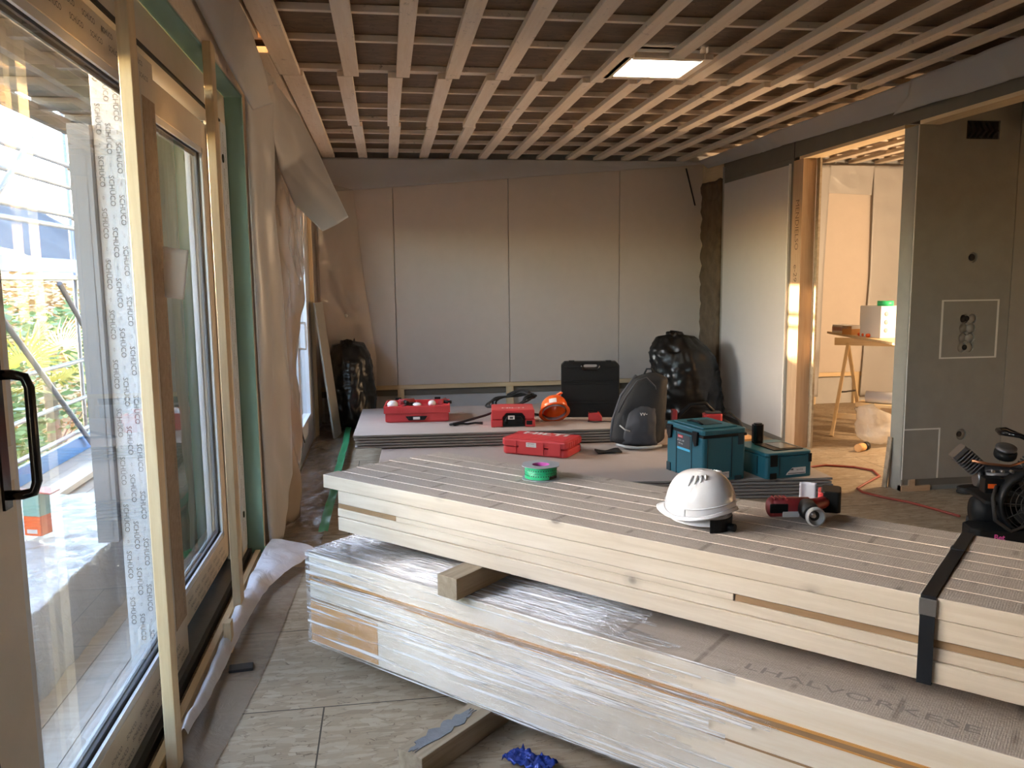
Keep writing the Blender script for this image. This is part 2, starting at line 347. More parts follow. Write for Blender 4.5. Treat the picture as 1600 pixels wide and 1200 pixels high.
M['lcd'] = plain('dark_screen', (.03,.035,.03), .15)
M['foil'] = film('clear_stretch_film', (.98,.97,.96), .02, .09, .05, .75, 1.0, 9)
M['film'] = film('milky_vapour_film', (.64,.635,.64), .90, .32, .35, 0, .15, 4)
M['filmc'] = film('brown_tinted_film', (.55,.46,.38), .66, .2, .4, 0, .25, 5)
M['filmfl'] = film('floor_film', (.33,.255,.19), .62, .2, .1, 0, .55, 9)
M['filmw'] = film('white_film', (.86,.86,.92), .97, .25, .2, 0, .5, 8)
M['film_clear'] = film('nearly_clear_film', (.75,.68,.60), .14, .15, .4, 0, .7, 8)
M['bag_clear'] = film('clear_rubbish_bag', (.90,.86,.80), .62, .2, .5, 0, .8, 12)
M['bagk'] = plain('black_bin_liner', (.006,.006,.006), .30, 0, .45, 14, .2)
M['lamp'] = emit('work_light_panel', (1, .93, .80), 9)
M['cardboard'] = plain('brown_cardboard', (.66,.36,.14), .7)
# ================================================================== SETTING
XL, YB, XR, ZC = -.71, 8.88, 3.5, 2.75
fl = struct(MB().box(-.98, 6.6, -3.2, 9.1, -.12, 0).build('floor', M['osb']))
# ---- ceiling: dark boards with an opening, two layers of battens as parts
ce = MB()
HX0, HX1, HY0, HY1 = 1.45, 1.87, 4.80, 5.20
for a in ((-1.0, HX0, -3.2, 9.1), (HX1, 6.6, -3.2, 9.1), (HX0, HX1, -3.2, HY0), (HX0, HX1, HY1, 9.1)):
    if a[0] == -1.0:
        ce.box(-1.0, HX0, -3.2, 4.62, 2.825, 2.85); ce.box(-1.0, -.70, 4.62, 4.86, 2.825, 2.85); ce.box(-.60, HX0, 4.62, 4.86, 2.825, 2.85); ce.box(-1.0, HX0, 4.86, 9.1, 2.825, 2.85)
    else: ce.box(*a, 2.825, 2.85)
for a in ((-1.1, 6.7, 9.1, 9.2), (-1.1, 6.7, -3.3, -3.2)): ce.box(*a, 2.8, 3.2)
ce.box(-1.1, HX0-.3, -3.3, 4.3, 3.2, 3.25); ce.box(-1.1, 6.7, 5.5, 9.2, 3.2, 3.25); ce.box(HX0-.3, 6.7, -3.3, 4.3, 3.2, 3.25); ce.box(HX1+.3, 6.7, 4.3, 5.5, 3.2, 3.25); ce.box(-1.1, HX0-.3, 4.3, 5.5, 3.2, 3.25); ce.box(HX0-.3, HX1+.3, 4.3, 5.5, 3.2, 3.25)
ce.box(-1.1, -1.0, -3.3, 9.2, 2.8, 3.2); ce.box(6.6, 6.7, -3.3, 9.2, 2.8, 3.2)
ceil = struct(ce.build('ceiling', M['osb_brown']))
rows = [-2.9, -2.3, -1.75, -1.2, -.65, -.1, .45, 1.0, 1.55, 2.1, 2.6, 3.15, 3.7, 4.26, 4.76, 5.40, 5.98, 6.52, 7.03, 7.62, 8.12, 8.70]
for i, y in enumerate(rows):
    w = .034 if abs(y-5.4) > .1 else .075
    for x0, x1 in (((-.98, HX0-.02), (HX1+.02, 6.58)) if HY0-.05 < y < HY1+.05 else ((-.98, 6.58),)):
        if x1-x0 > .1: beam('cross_batten', (x0, y+rnd.uniform(-.01, .01), 2.807), (x1, y+rnd.uniform(-.01, .01), 2.807), w, .034, M['batten'], ceil)
xs = [-.19+.3105*i for i in range(12)]
for i, x in enumerate(xs):
    segs = ((-3.15, 1.02, .0), (1.03, 5.37, .022), (5.38, 7.03, -.022), (7.04, 8.86, -.004))
    for y0, y1, dx in segs:
        w = .088+rnd.uniform(-.006, .006)
        if y0 < HY0 < y1 and HX0-.05 < x+dx < HX1+.04:
            parts = ((y0, HY0-.03), )
            if HY1+.03 < y1-.1: parts += ((HY1+.03, y1), )
        else: parts = ((y0, y1), )
        for a, b in parts: beam('long_batten', (x+dx, a, 2.767), (x+dx+rnd.uniform(-.006, .006), b, 2.767), w, .034, M['batten'], ceil)
for y0, y1 in ((-3.15, 2.2), (2.21, 5.37), (5.38, 8.86)):
    beam('long_batten', (-.525, y0, 2.767), (-.54, y1, 2.767), .125, .034, M['batten'], ceil)
for y0, y1 in ((-3.15, 4.60), (4.88, 8.86)): beam('edge_board', (-.672, y0, 2.767), (-.682, y1, 2.767), .135, .034, M['batten'], ceil)
for x in (3.98, 4.30, 4.62, 4.94, 5.26, 5.58, 5.90):                      # the other room
    beam('long_batten', (x, 5.3, 2.767), (x, 8.86, 2.767), .09, .034, M['batten'], ceil)
for x in (3.98, 4.5, 5.0, 5.5): beam('long_batten', (x, -3.1, 2.767), (x, 5.05, 2.767), .09, .034, M['batten'], ceil)
# frame round the opening
for a, b in (((HX0-.03, HY0-.05, 2.767), (HX0-.03, HY1+.05, 2.767)), ((HX1+.03, HY0-.05, 2.767), (HX1+.03, HY1+.05, 2.767))): beam('opening_trim', a, b, .05, .034, M['batten'], ceil)
for y in (HY0-.025, HY1+.025): beam('opening_trim', (HX0, y, 2.767), (HX1, y, 2.767), .05, .034, M['batten'], ceil)
MB().box(-.735, -.715, 4.55, 4.95, 2.852, 3.15).build('blocking', M['pine_y'], ceil)
ld = bpy.data.lights.new('recess_fill_light', 'POINT'); ld.energy = 5; ld.color = (1,.5,.2); ld.shadow_soft_size = .03; lo = bpy.data.objects.new('recess_fill_light', ld); COL.objects.link(lo); lo.location = (-.60, 4.74, 3.02)  # added point light, standing in for sunlit wood above the gap
# ---- work light over the opening
tl = thing('ceiling_light', 'bright square light glowing in the ceiling opening between the battens', 'light', (1.66, 5.0, 2.757))
MB().box(-.207, .207, -.197, .197, 0, .02).build('light_panel', M['lamp'], tl, bevel=.002)
MB().box(-.205, .205, -.195, .195, .021, .06).build('housing', M['white'], tl, bevel=.004)

# ---- back wall
bw = MB().box(-.98, 6.6, 8.93, 9.08, 0, 2.82)
wb = struct(bw.build('wall_back', M['membrane']))
cuts = [XL, .10, 1.32, 2.55, 3.60]
for a, b in zip(cuts[:-1], cuts[1:]): MB().box(a+.003, b-.003, 8.868, 8.88, .375, 2.74).build('wallboard', M['board'], wb, bevel=.0015, seg=1)
for a, b in ((3.62, 4.93), (4.94, 5.56), (5.57, 6.55)): MB().box(a, b, 8.868, 8.88, .375, 2.74).build('wallboard', M['board'], wb, bevel=.0015, seg=1)
beam('bottom_rail', (XL, 8.905, .35), (3.6, 8.905, .35), .05, .05, M['pine_y'], wb)
beam('bottom_rail', (3.7, 8.905, .35), (6.55, 8.905, .35), .05, .05, M['pine_y'], wb)
for x in (-.55, .13, 1.32, 2.53, 3.1, 3.9, 4.4, 4.9, 5.45, 6.0): beam('stud', (x, 8.905, .0), (x, 8.905, .325), .07 if x != 1.32 else .08, .048, M['pine_y'], wb, up=(0,1,0))
MB().box(XL, 3.58, 8.915, 8.93, .255, .33).build('dark_strip', M['fdark'], wb)
beam('sole_plate', (XL, 8.90, .045), (3.5, 8.90, .045), .05, .09, M['membrane'], wb)
MB().cyl((3.30, 8.862, 2.68), (3.41, 8.862, 2.28), .008).build('cable_end', M['rubber'], wb)
MB().lathe([(.001,0),(.018,0),(.018,.004),(.001,.006)], 12, 0, T(-.42, 8.868, 1.13, 0, R_(90))).build('wall_plug', M['whitem'], wb)

# ---- right wall with the doorway and the long header
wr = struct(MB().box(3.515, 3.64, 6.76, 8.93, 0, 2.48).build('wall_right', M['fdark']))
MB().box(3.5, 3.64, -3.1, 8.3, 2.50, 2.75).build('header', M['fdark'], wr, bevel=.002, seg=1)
MB().box(3.499, 3.5015, 6.79, 6.80, 2.5, 2.75).build('header_joint', M['blackp'], wr)
for y0, y1 in ((-3.1, 5.10), (5.262, 6.70)): beam('header_lining', (3.57, y0, 2.488), (3.57, y1, 2.488), .145, .025, M['pine_y'], wr)
MB().prism([(6.86,.05),(8.255,.05),(8.255,2.45),(6.86,2.45)], 3.488, 3.5, 'x').build('wallboard', [M['board_w']], wr, bevel=.0015, seg=1)
MB().box(3.486, 3.502, 6.845, 6.862, .05, 2.46).build('white_edge_strip', M['plaster'], wr)
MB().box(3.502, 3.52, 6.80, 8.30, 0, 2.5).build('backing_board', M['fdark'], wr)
MB().box(3.49, 3.515, 8.262, 8.30, .0, 2.62).build('grey_edge_strip', M['fgrey'], wr)
po = beam('door_post', (3.56, 6.72, 0), (3.56, 6.72, 2.476), .12, .17, M['post'], wr, up=(0,1,0))
MB().box(3.622, 3.64, 6.58, 6.634, 0, 2.476).build('post_packer', M['oldwood'], wr)
mb = MB()
fr = frame3((3.4985, 6.715, 1.93), (0,0,-1), (0,-1,0))
put_text(mb, 'MENDIELSO', .085, fr, wide=.95); put_text(mb, 'e-29', .085, frame3((3.4985, 6.72, 1.52), (0,0,-1), (0,-1,0)))
mb.build('pencil_lettering', M['inkp'], wr)
# insulation behind the open stud bay, rough surface
mb = MB(); r2 = random.Random(3)
mb.sheet(10, 60, lambda u, v: (3.505 + .03*nz(u*3, v*24, 2) + (.012*nz(u*20, v*90)), 8.305+u*.505+(.03*nz(v*14, 3) if u > .9 else 0), .0+v*2.50), 0, True)
mb.build('insulation', M['wool'], wr, solid=.04)
beam('corner_stud', (3.53, 8.84, 0), (3.53, 8.84, 2.72), .07, .07, M['pine_y'], wr, up=(0,1,0))
beam('top_stud', (3.53, 8.31, 2.62), (3.53, 8.80, 2.62), .07, .24, M['pine_y'], wr)

# ---- partition beside the doorway, facing the camera
wp = MB().box(3.512, 3.645, 5.124, 5.25, .0, 2.475).box(3.645, 6.55, 5.124, 5.25, .0, 2.745)
wpar = struct(wp.build('wall_partition', M['fgrey']))
wpar.name = 'wall_inner'
MB().box(3.500, 3.512, 5.112, 5.262, .0, 2.475).build('end_board', M['fgrey'], wpar, bevel=.001, seg=1)
pb = MB().prism([(3.5,.085),(4.243,.085),(4.243,2.74),(3.645,2.74),(3.645,2.475),(3.5,2.475)], 5.108, 5.123, 'y').build('wallboard', M['fgrey'], wpar)
cut = []
def drill(x, z, r, x1=None):
    cut.append(MB().cyl((x, 5.09, z), (x, 5.14, z), r, n=28).build('cutter', M['fgrey']))
drill(3.945, 1.61, .036); drill(3.935, .39, .040)
for i in range(4):
    for j in range(2): drill(3.90+.058*j-.003*i+.01, 1.195-.066*i, .034)
cut.append(MB().box(3.845, 4.09, 5.09, 5.14, 2.39, 2.51).build('cutter', M['fgrey']))
bake(pb, cut)
MB().box(4.247, 6.5, 5.108, 5.123, .085, 2.74).build('wallboard', plain('pale_fibreboard', (.34,.32,.28), .8, 0, .12, 50, .1), wpar, bevel=.001, seg=1)
MB().box(3.4975, 3.503, 5.1065, 5.112, .085, 2.475).build('white_edge_strip', M['plaster'], wpar)
mb = MB()
def line(x0, z0, x1, z1, w=.005):
    mb.box(min(x0,x1)-w/2, max(x0,x1)+w/2, 5.1073, 5.1085, min(z0,z1)-w/2, max(z0,z1)+w/2)
line(3.745,1.322,4.165,1.317); line(3.745,1.322,3.735,.93); line(4.165,1.317,4.155,.925); line(3.735,.93,4.155,.925)
line(3.505,.435,3.772,.44); line(3.772,.44,3.765,.09)
mb.build('saw_cut_line', M['plaster'], wpar)
def hole_fill(pts, name, mat):
    m = MB()
    for x, z, r, d in pts: m.lathe([(.001,0),(r*.999,0),(r*.999,.003),(.001,.0035)], 24, 0, T(x, d, z, 0, R_(90)))
    return m.build(name, mat, wpar)
hole_fill([(3.91+.058*j-.003*i, 1.195-.066*i, .0335, 5.1236) for i in range(4) for j in range(2)]+[(3.945,1.61,.0355,5.1236),(3.935,.39,.0395,5.1236)], 'plaster_recess', plain('recess_plaster', (.42,.40,.35), .9, 0, .3, 60, .1))
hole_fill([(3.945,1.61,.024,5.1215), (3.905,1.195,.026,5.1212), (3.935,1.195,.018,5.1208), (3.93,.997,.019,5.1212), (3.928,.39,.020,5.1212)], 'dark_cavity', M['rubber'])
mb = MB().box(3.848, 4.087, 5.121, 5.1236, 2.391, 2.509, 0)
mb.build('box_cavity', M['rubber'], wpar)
mb = MB()
for k in range(5):
    x = 3.87+.042*k; mb.tube([(x, 5.119, 2.50), (x+.016, 5.114, 2.475), (x+.034, 5.112, 2.445), (x+.01, 5.116, 2.42), (x, 5.119, 2.40)], .011, 8)
mb.build('conduit', M['rubber'], wpar)
# sockets' rubble under the board: sole plates and dark strips
beam('sole_plate', (3.50, 5.13, .02), (3.72, 5.13, .02), .05, .04, M['post'], wpar)
MB().box(3.56, 3.60, 5.103, 5.124, .035, .085).build('packer', M['post'], wpar)
MB().box(3.60, 4.1, 5.118, 5.124, .035, .085).build('dark_strip', M['fdark'], wpar)
# other edges of the place
wrr = struct(MB().box(6.55, 6.65, -3.2, 9.08, 0, 2.82).build('wall_far_right', M['board'])); wrr.name = 'wall_far'
wf = MB(); wf.box(-.98, 6.6, -3.2, -3.1, 0, 2.82)
struct(wf.build('wall_front', M['board']))

# ---- left wall: piers, head, threshold
lw = MB()
lw.box(-.97, XL, 4.60, 6.05, 0, 2.82); lw.box(-.97, XL, 7.95, 8.93, 0, 2.82)
lw.box(-.97, XL, -3.2, 4.60, 2.46, 2.82); lw.box(-.97, XL, 6.05, 7.95, 2.32, 2.82)
lw.box(-.97, XL, -3.2, .88, 0, 2.46)
wlft = struct(lw.build('wall_left', M['board']))
MB().box(-.80, XL-.001, 4.588, 4.600, .0, 2.46).build('green_reveal', M['green'], wlft, bevel=.002, seg=1)
MB().box(-.80, XL-.001, .89, 4.588, 2.448, 2.460).build('green_reveal', M['green'], wlft, bevel=.002, seg=1)
MB().box(-.73, XL+.006, -3.0, 4.60, 2.462, 2.60).build('lintel_board', M['batten'], wlft, bevel=.002, seg=1)
MB().box(XL-.001, XL+.012, -3.0, 4.60, 2.60, 2.75).build('lintel_board', M['frame'], wlft, bevel=.002, seg=1)

TXT = 'SCH\u00dcCO'
def film_text(mb, o, ex, ey, rows_, cols, dr, dc, size, marks=True, seed=1):
    # repeated word: ex = reading direction, ey = letter-up direction; rows step along ex, columns along ey
    r = random.Random(seed); ex = Vector(ex); ey = Vector(ey)
    for c in range(cols):
        for k in range(rows_):
            p = Vector(o) + ex*(dr*(k+.37*(c % 3))) + ey*(dc*c)
            put_text(mb, TXT, size, frame3(p, ex, ey), bold=.004, wide=1.05)
            q = p + ex*(dr*.5)
            if marks: put_text(mb, '<>', size*.5, frame3(q, ex, ey))
# ---- door_1: the big lift-sliding door
XF = -.82
d1 = MB()
d1.box(-.95, -.80, .89, 4.588, 2.30, 2.448); d1.box(-.95, -.80, 4.42, 4.588, 0, 2.30)
door1 = struct(d1.build('door_1', M['filmtan'], bevel=.003, seg=1))
MB().box(-.955, -.800, .89, 4.42, -.002, .028).build('threshold', M['alu'], door1, bevel=.003)
MB().box(-.800, -.778, .89, 4.58, -.002, .034).build('threshold_gasket', M['rubber'], door1, bevel=.003)
MB().box(-.975, -.872, 4.42, 4.60, -.05, 2.36).build('outer_jamb', M['filmstrip'], door1, bevel=.003)
_j = MB()
MB().box(-.802, -.79, .89, 4.40, 2.292, 2.302).build('head_gasket', M['blackp'], door1)
MB().box(-.8005, -.797, 4.43, 4.575, .06, 2.30).build('jamb_film', M['filmstrip'], door1)
mb = MB()
film_text(mb, (-.7955, 4.47, 2.2), (0,0,-1), (0,1,0), 12, 2, .18, .052, .025)
mb.build('printed_lettering', M['ink'], door1)
MB().lathe([(.001,0),(.022,0),(.022,.004),(.001,.004)], 16, 0, T(-.797, 4.45, 2.12, 0, 0, R_(90))).build('drill_hole', M['blackg'], door1)
MB().lathe([(.001,0),(.018,0),(.018,.004),(.001,.004)], 16, 0, T(-.797, 4.50, .25, 0, 0, R_(90))).build('drill_hole', M['blackg'], door1)
def leaf(name, x, y0, y1, zb, zt, sl, sr, rb, rt, th=.07, mat=None, stile_mat=None):
    L_ = thing(name, None, None, (0,0,0)); L_.parent = door1
    a = MB(); a.box(x-th, x, y0, y0+sl, zb, zt); a.box(x-th, x, y1-sr, y1, zb, zt); a.box(x-th, x, y0+sl, y1-sr, zb, zb+rb); a.box(x-th, x, y0+sl, y1-sr, zt-rt, zt)
    fr_ = a.build('leaf_frame', mat or M['filmtan'], L_, bevel=.003)
    g = MB(); q0, q1, w0, w1 = y0+sl, y1-sr, zb+rb, zt-rt
    for t_, xx in ((.026, x-.012), (.012, x-th+.0)):
        g.box(xx, xx+.010, q0-.002, q0+t_, w0, w1); g.box(xx, xx+.010, q1-t_, q1+.002, w0, w1); g.box(xx, xx+.010, q0, q1, w0-.002, w0+t_); g.box(xx, xx+.010, q0, q1, w1-t_, w1+.002)
    g.build('glazing_bead', M['bead'], L_)
    g = MB(); xx = x-.020
    for q in (0,):
        g.box(xx-.018, xx-.010, q0, q0+.044, w0, w1); g.box(xx-.018, xx-.010, q1-.044, q1, w0, w1); g.box(xx-.018, xx-.010, q0, q1, w0, w0+.044); g.box(xx-.018, xx-.010, q0, q1, w1-.044, w1)
    g.build('glass_spacer', M['gasket'], L_)
    p = MB()
    for xx in (x-.022, x-.044): p.box(xx-.003, xx+.003, q0-.005, q1+.005, w0-.005, w1+.005)
    p.build('glass_pane', M['glass'], L_)
    return L_
l1 = leaf('door_leaf', XF, 1.69, 3.29, .03, 2.29, .225, .175, .15, .125)
MB().box(XF-.0005, XF+.0015, 3.125, 3.285, .19, 2.15).build('bare_wood_strip', M['frame'], l1)
mb = MB(); film_text(mb, (XF+.0025, 1.98, .125), (0,1,0), (0,0,1), 9, 3, .14, -.034, .022, False); film_text(mb, (XF+.0025, 1.98, 2.255), (0,1,0), (0,0,1), 8, 2, .16, -.04, .024, False)
film_text(mb, (XF+.0025, 3.25, 2.05), (0,0,-1), (0,1,0), 11, 1, .18, .05, .020)
mb.build('printed_lettering', M['ink'], l1)
h = MB(); hz0, hz1, hy = 1.05, 1.31, 1.865
h.tube([(XF, hy, hz1), (XF+.035, hy, hz1), (XF+.058, hy, hz1-.006), (XF+.066, hy, hz1-.028), (XF+.066, hy, hz0+.028), (XF+.058, hy, hz0+.006), (XF+.035, hy, hz0), (XF, hy, hz0)], .011, 10)
h.box(XF, XF+.006, hy-.018, hy+.018, hz0-.03, hz1+.03)
h.build('handle', M['blackg'], l1)
MB().box(XF, XF+.001, hy+.03, hy+.055, 1.075, 1.15).build('sticker', M['labelw'], l1)
MB().box(XF-.02, XF+.002, 1.684, 1.692, .03, 2.29).build('edge_seal', M['rubber'], l1)
MB().prism([(1.700,.62),(1.722,.62),(1.735,.50),(1.772,.42),(1.80,.385),(1.778,.40),(1.762,.388),(1.752,.41),(1.718,.50)], XF+.0003, XF+.0012, 'x').build('split', M['rubber'], l1)
l2 = leaf('door_leaf', -.868, 3.20, 4.42, .06, 2.28, .24, .09, .13, .13)
MB().box(-.868, -.8665, 3.205, 3.36, .08, 2.25).build('protective_film', M['filmstrip'], l2)
MB().box(-.868, -.8665, 3.30, 3.42, .08, 2.25).build('bare_wood_strip', M['frame'], l2)
mb = MB(); film_text(mb, (-.865, 3.55, .15), (0,1,0), (0,0,1), 6, 3, .13, -.034, .021, False); mb.build('printed_lettering', M['ink'], l2)
# outer mullion behind the first pane, covered by blue-white printed film
mu = MB().box(-1.00, -.902, 3.16, 3.19, -.02, 2.36); mul = mu.build('outer_mullion', M['filmstrip'], door1, bevel=.003)
MB().box(-1.075, -1.002, 3.13, 3.19, .55, 2.05).build('cladding_strip', M['cladding'], door1)
mb = MB(); film_text(mb, (-.980, 3.1585, 2.25), (0,0,-1), (1,0,0), 12, 3, .18, .031, .025, seed=6); mb.build('printed_lettering', M['ink'], door1)
l0 = leaf('door_leaf', -.868, .90, 1.75, .06, 2.28, .12, .12, .12, .12)

# ---- door_2: the glazed door further back
d2 = MB(); d2.box(-.93, -.72, 6.05, 7.95, 2.22, 2.32); d2.box(-.93, -.72, 7.83, 7.95, 0, 2.22); d2.box(-.93, -.72, 6.05, 6.12, 0, 2.22); d2.box(-.93, -.72, 6.12, 7.83, 0, .12)
door2 = struct(d2.build('door_2', M['bead'], bevel=.003, seg=1))
L2 = thing('door_leaf', None, None); L2.parent = door2
x, y0, y1, zb, zt = -.715, 6.13, 7.82, .13, 2.21
a = MB(); a.box(x-.07, x, y0, y0+.12, zb, zt); a.box(x-.07, x, y1-.14, y1, zb, zt); a.box(x-.07, x, y0+.12, y1-.14, zb, zb+.16); a.box(x-.07, x, y0+.12, y1-.14, zt-.12, zt); a.box(x-.07, x, 6.80, 6.92, zb, zt)
a.build('leaf_frame', M['bead'], L2, bevel=.003)
p = MB(); p.box(x-.04, x-.034, y0+.12, 6.80, zb+.16, zt-.12); p.box(x-.04, x-.034, 6.92, y1-.14, zb+.16, zt-.12); p.build('glass_pane', M['glass'], L2)
h = MB().tube([(x, 6.86, 1.16), (x+.055, 6.86, 1.16), (x+.06, 6.86, 1.13), (x+.06, 6.86, .98), (x+.055, 6.86, .95), (x, 6.86, .95)], .009, 8); h.build('handle', M['white'], L2)
h = MB().tube([(x+.02, 6.2, 1.75), (x+.03, 6.22, 1.4), (x+.02, 6.26, .9), (x+.03, 6.3, .5), (x+.06, 6.42, .26)], .005, 6); h.build('cable', M['rubber'], L2)
# ================================================================== THINGS AT THE WINDOW WALL
for nm, lb, y, z0, z1, w in (('timber_lath', 'tall pale wooden lath standing upright in front of the nearest door leaf', 2.52, .0, 2.47, .066),
                         ('timber_lath', 'upright wooden lath before the second pane, just before the green reveal', 3.67, 0, 2.47, .085),
                         ('timber_lath', 'far wooden lath standing at the distant glazed door near the corner', 8.03, 0, 2.32, .06)):
    o = beam(nm, (XL+.019, y, z0+.001), (XL+.019, y, z1), w, .034, M['pine_y'], None, up=(1,0,0)); tag(o, lb, 'lath')
# sole batten on the floor along the threshold
o = beam('floor_batten', (-.735, .3, .0215), (-.735, 4.52, .0215), .028, .04, M['pine_y']); tag(o, 'long low wooden batten lying on the floor along the door threshold', 'batten')
o = beam('wood_block', (-.676, 3.34, .003), (-.676, 3.34, .13), .05, .03, M['pine_y'], None, up=(1,0,0)); tag(o, 'small upright wood block on the floor beside the second lath', 'wood block')
o = MB().box(-.045, .045, -.028, .028, 0, .012).build('packing_shim', M['rubber'], None, T(-.60, 3.16, .004, .12), .003); tag(o, 'small black plastic shim lying on the floor film', 'shim')
# paper sheet stuck on the stile
mb = MB(); c = [(-.812, 3.245, 1.632), (-.725, 3.262, 1.618), (-.752, 3.262, 1.435), (-.815, 3.245, 1.446)]
mb.sheet(8, 8, lambda u, v: tuple((Vector(c[0])*(1-u)+Vector(c[1])*u)*(1-v) + (Vector(c[3])*(1-u)+Vector(c[2])*u)*v + Vector((0, -.008*math.sin(u*3), 0))))
o = mb.build('paper_sheet', M['paper'], solid=.001); tag(o, 'white paper sheet stuck on the door stile between the two laths', 'paper')

# ---- plastic films (free standing sheets of vapour barrier)
def poly_in(pt, poly):
    x, y = pt; c = False; j = len(poly)-1
    for i in range(len(poly)):
        xi, yi = poly[i]; xj, yj = poly[j]
        if (yi > y) != (yj > y) and x < (xj-xi)*(y-yi)/(yj-yi+1e-12)+xi: c = not c
        j = i
    return c
def hang(name, label, left, right, fold, mat, nu=44, nv=60, amp=.03, seed=0, cat='plastic sheet', out=(1,0,0), fr=9, solid=.0008):
    # left/right: lists of 3D points down each edge (same length); folds run down the sheet
    def interp(P, v):
        s = v*(len(P)-1); i = min(int(s), len(P)-2); f = s-i
        return Vector(P[i])*(1-f)+Vector(P[i+1])*f
    o_ = Vector(out)
    def fn(u, v):
        a, b = interp(left, v), interp(right, v); p = a*(1-u)+b*u
        e = math.sin(math.pi*u)**.5 if 0 < u < 1 else 0
        q = p*1.0; w = amp*(.45*math.sin(u*fr+seed+1.2*nz(v*2.5, seed)) + 1.1*nz(q.x*2.1+q.y*2.1+seed, q.z*1.4) + .45*nz(q.x*6+q.y*6, q.z*5+seed) + .3*(1-3*abs(nz(q.x*4+q.y*5+q.z*2, q.z*3.5-q.y*2+seed))))
        return p + o_*(w*e + fold*e)
    return tag(MB().sheet(nu, nv, fn).build(name, mat, solid=solid), label, cat)
# curtain A: between green reveal and the far door
hang('plastic_sheet', 'long milky plastic sheet hanging to the floor beside the green reveal', [(-.70,4.61,2.48),(-.70,4.61,1.9),(-.70,4.62,1.0),(-.70,4.64,.35),(-.685,4.62,.02)], [(-.60,4.98,2.62),(-.61,4.90,1.9),(-.585,4.98,1.0),(-.595,5.02,.35),(-.66,4.86,.02)], .03, M['film'], amp=.022, seed=1)
hang('plastic_sheet', 'brownish clear plastic sheet with a torn edge beside the far door handle', [(-.66,5.02,2.66),(-.66,5.02,2.0),(-.64,5.05,1.4),(-.64,5.05,.9),(-.66,5.0,.02)],
     [(-.60,6.30,2.36),(-.60,6.42,1.96),(-.60,6.30,1.62),(-.61,5.60,1.25),(-.64,5.35,.02)], .05, M['filmc'], amp=.035, seed=4, fr=6)
# flap B: folded corner sticking out into the room
hang('plastic_sheet', 'loose corner of plastic sheet jutting out below the ceiling at the left', [(-.66,4.75,2.70),(-.64,5.05,2.45),(-.60,5.15,2.15),(-.52,5.1,1.95),(-.36,5.05,1.79)],
     [(-.62,5.55,2.70),(-.50,5.45,2.52),(-.40,5.40,2.32),(-.30,5.30,2.08),(-.21,5.16,1.88)], .0, M['filmw2'] if 'filmw2' in M else M['film'], amp=.03, seed=7, fr=3, out=(.6,-.8,0))
hang('plastic_sheet', 'dark drooping film hanging from the ceiling edge above the second lath', [(-.70,3.0,2.66),(-.69,3.40,2.58),(-.68,3.85,2.50),(-.66,4.25,2.42),(-.64,4.45,2.36)],
     [(-.64,3.0,2.75),(-.61,3.6,2.745),(-.60,4.05,2.70),(-.58,4.45,2.56),(-.57,4.65,2.44)], .03, M['film'], amp=.03, seed=9, fr=4)
# film along the top of the back wall
hang('plastic_sheet', 'milky film hanging along the top of the far back wall', [(-.62,8.80,2.745),(-.62,8.835,2.56),(-.62,8.85,2.40)], [(3.48,8.80,2.745),(3.48,8.82,2.735),(3.48,8.83,2.72)], -.02, M['film'], nu=120, nv=14, amp=.02, seed=12, out=(0,1,0), fr=12)
hang('plastic_sheet', 'clear glossy film hanging in the far left corner behind the black bag', [(-.66,8.50,2.5),(-.66,8.55,1.5),(-.66,8.6,.5),(-.66,8.6,.03)], [(-.30,8.80,2.42),(-.22,8.83,1.5),(-.12,8.83,.7),(-.12,8.83,.1)], .0, M['film_clear'], amp=.03, seed=15, fr=5)
# film along the header
hang('plastic_sheet', 'long grey film draped along the header from the doorway to the back corner', [(3.40,8.75,2.745),(3.46,8.75,2.70),(3.487,8.7,2.66)], [(3.40,4.95,2.745),(3.46,4.9,2.66),(3.487,5.15,2.60)], .0, M['film'], nu=120, nv=14, amp=.018, seed=21, out=(-1,0,0), fr=10)
hang('plastic_sheet', 'sagging grey film hanging from the ceiling edge above the partition', [(3.38,5.05,2.745),(3.43,5.15,2.66),(3.482,5.38,2.585)], [(3.38,1.0,2.745),(3.43,1.0,2.62),(3.482,1.0,2.52)], .0, M['film'], nu=120, nv=14, amp=.035, seed=25, out=(-1,0,0), fr=9)
# leaning board in the corner
o = MB().box(-.14, .14, -.009, .009, 0, 1.30).build('leaning_board', M['fgrey'], None, Matrix.Translation((-.655, 8.33, .012)) @ Matrix.Rotation(R_(90), 4, 'Z') @ Matrix.Rotation(R_(0), 4, 'X'), .002)
o.matrix_basis = Matrix.Translation((-.50, 7.96, .006)) @ Matrix.Rotation(R_(-6), 4, 'Y') @ Matrix.Rotation(R_(80), 4, 'Z'); tag(o, 'grey board leaning in the far left corner beside the black bag', 'board')
# floor films
def crumple(name, label, poly, res, z0, amp, mat, sc=5, seed=0, cat='plastic sheet', edge=.0):
    xs_ = [p[0] for p in poly]; ys_ = [p[1] for p in poly]; x0, x1, y0, y1 = min(xs_), max(xs_), min(ys_), max(ys_)
    nu = max(2, int((x1-x0)/res)); nv = max(2, int((y1-y0)/res))
    def fn(u, v):
        x = x0+u*(x1-x0); y = y0+v*(y1-y0)
        h = abs(nz(x*sc+seed, y*sc*.55, seed))*.8 + abs(nz(x*sc*2.6, y*sc*1.6, seed+3))*.45
        return (x, y, z0+amp*h)
    return tag(MB().sheet(nu, nv, fn, keep=lambda u, v: poly_in((x0+u*(x1-x0), y0+v*(y1-y0)), poly)).build(name, mat), label, cat)
crumple('floor_film', 'crinkled glossy brown film on the floor under the far glazed door', [(-.70,4.55),(-.40,4.6),(-.385,8.8),(-.70,8.8)], .022, .004, .045, M['filmfl'], 7, 2)
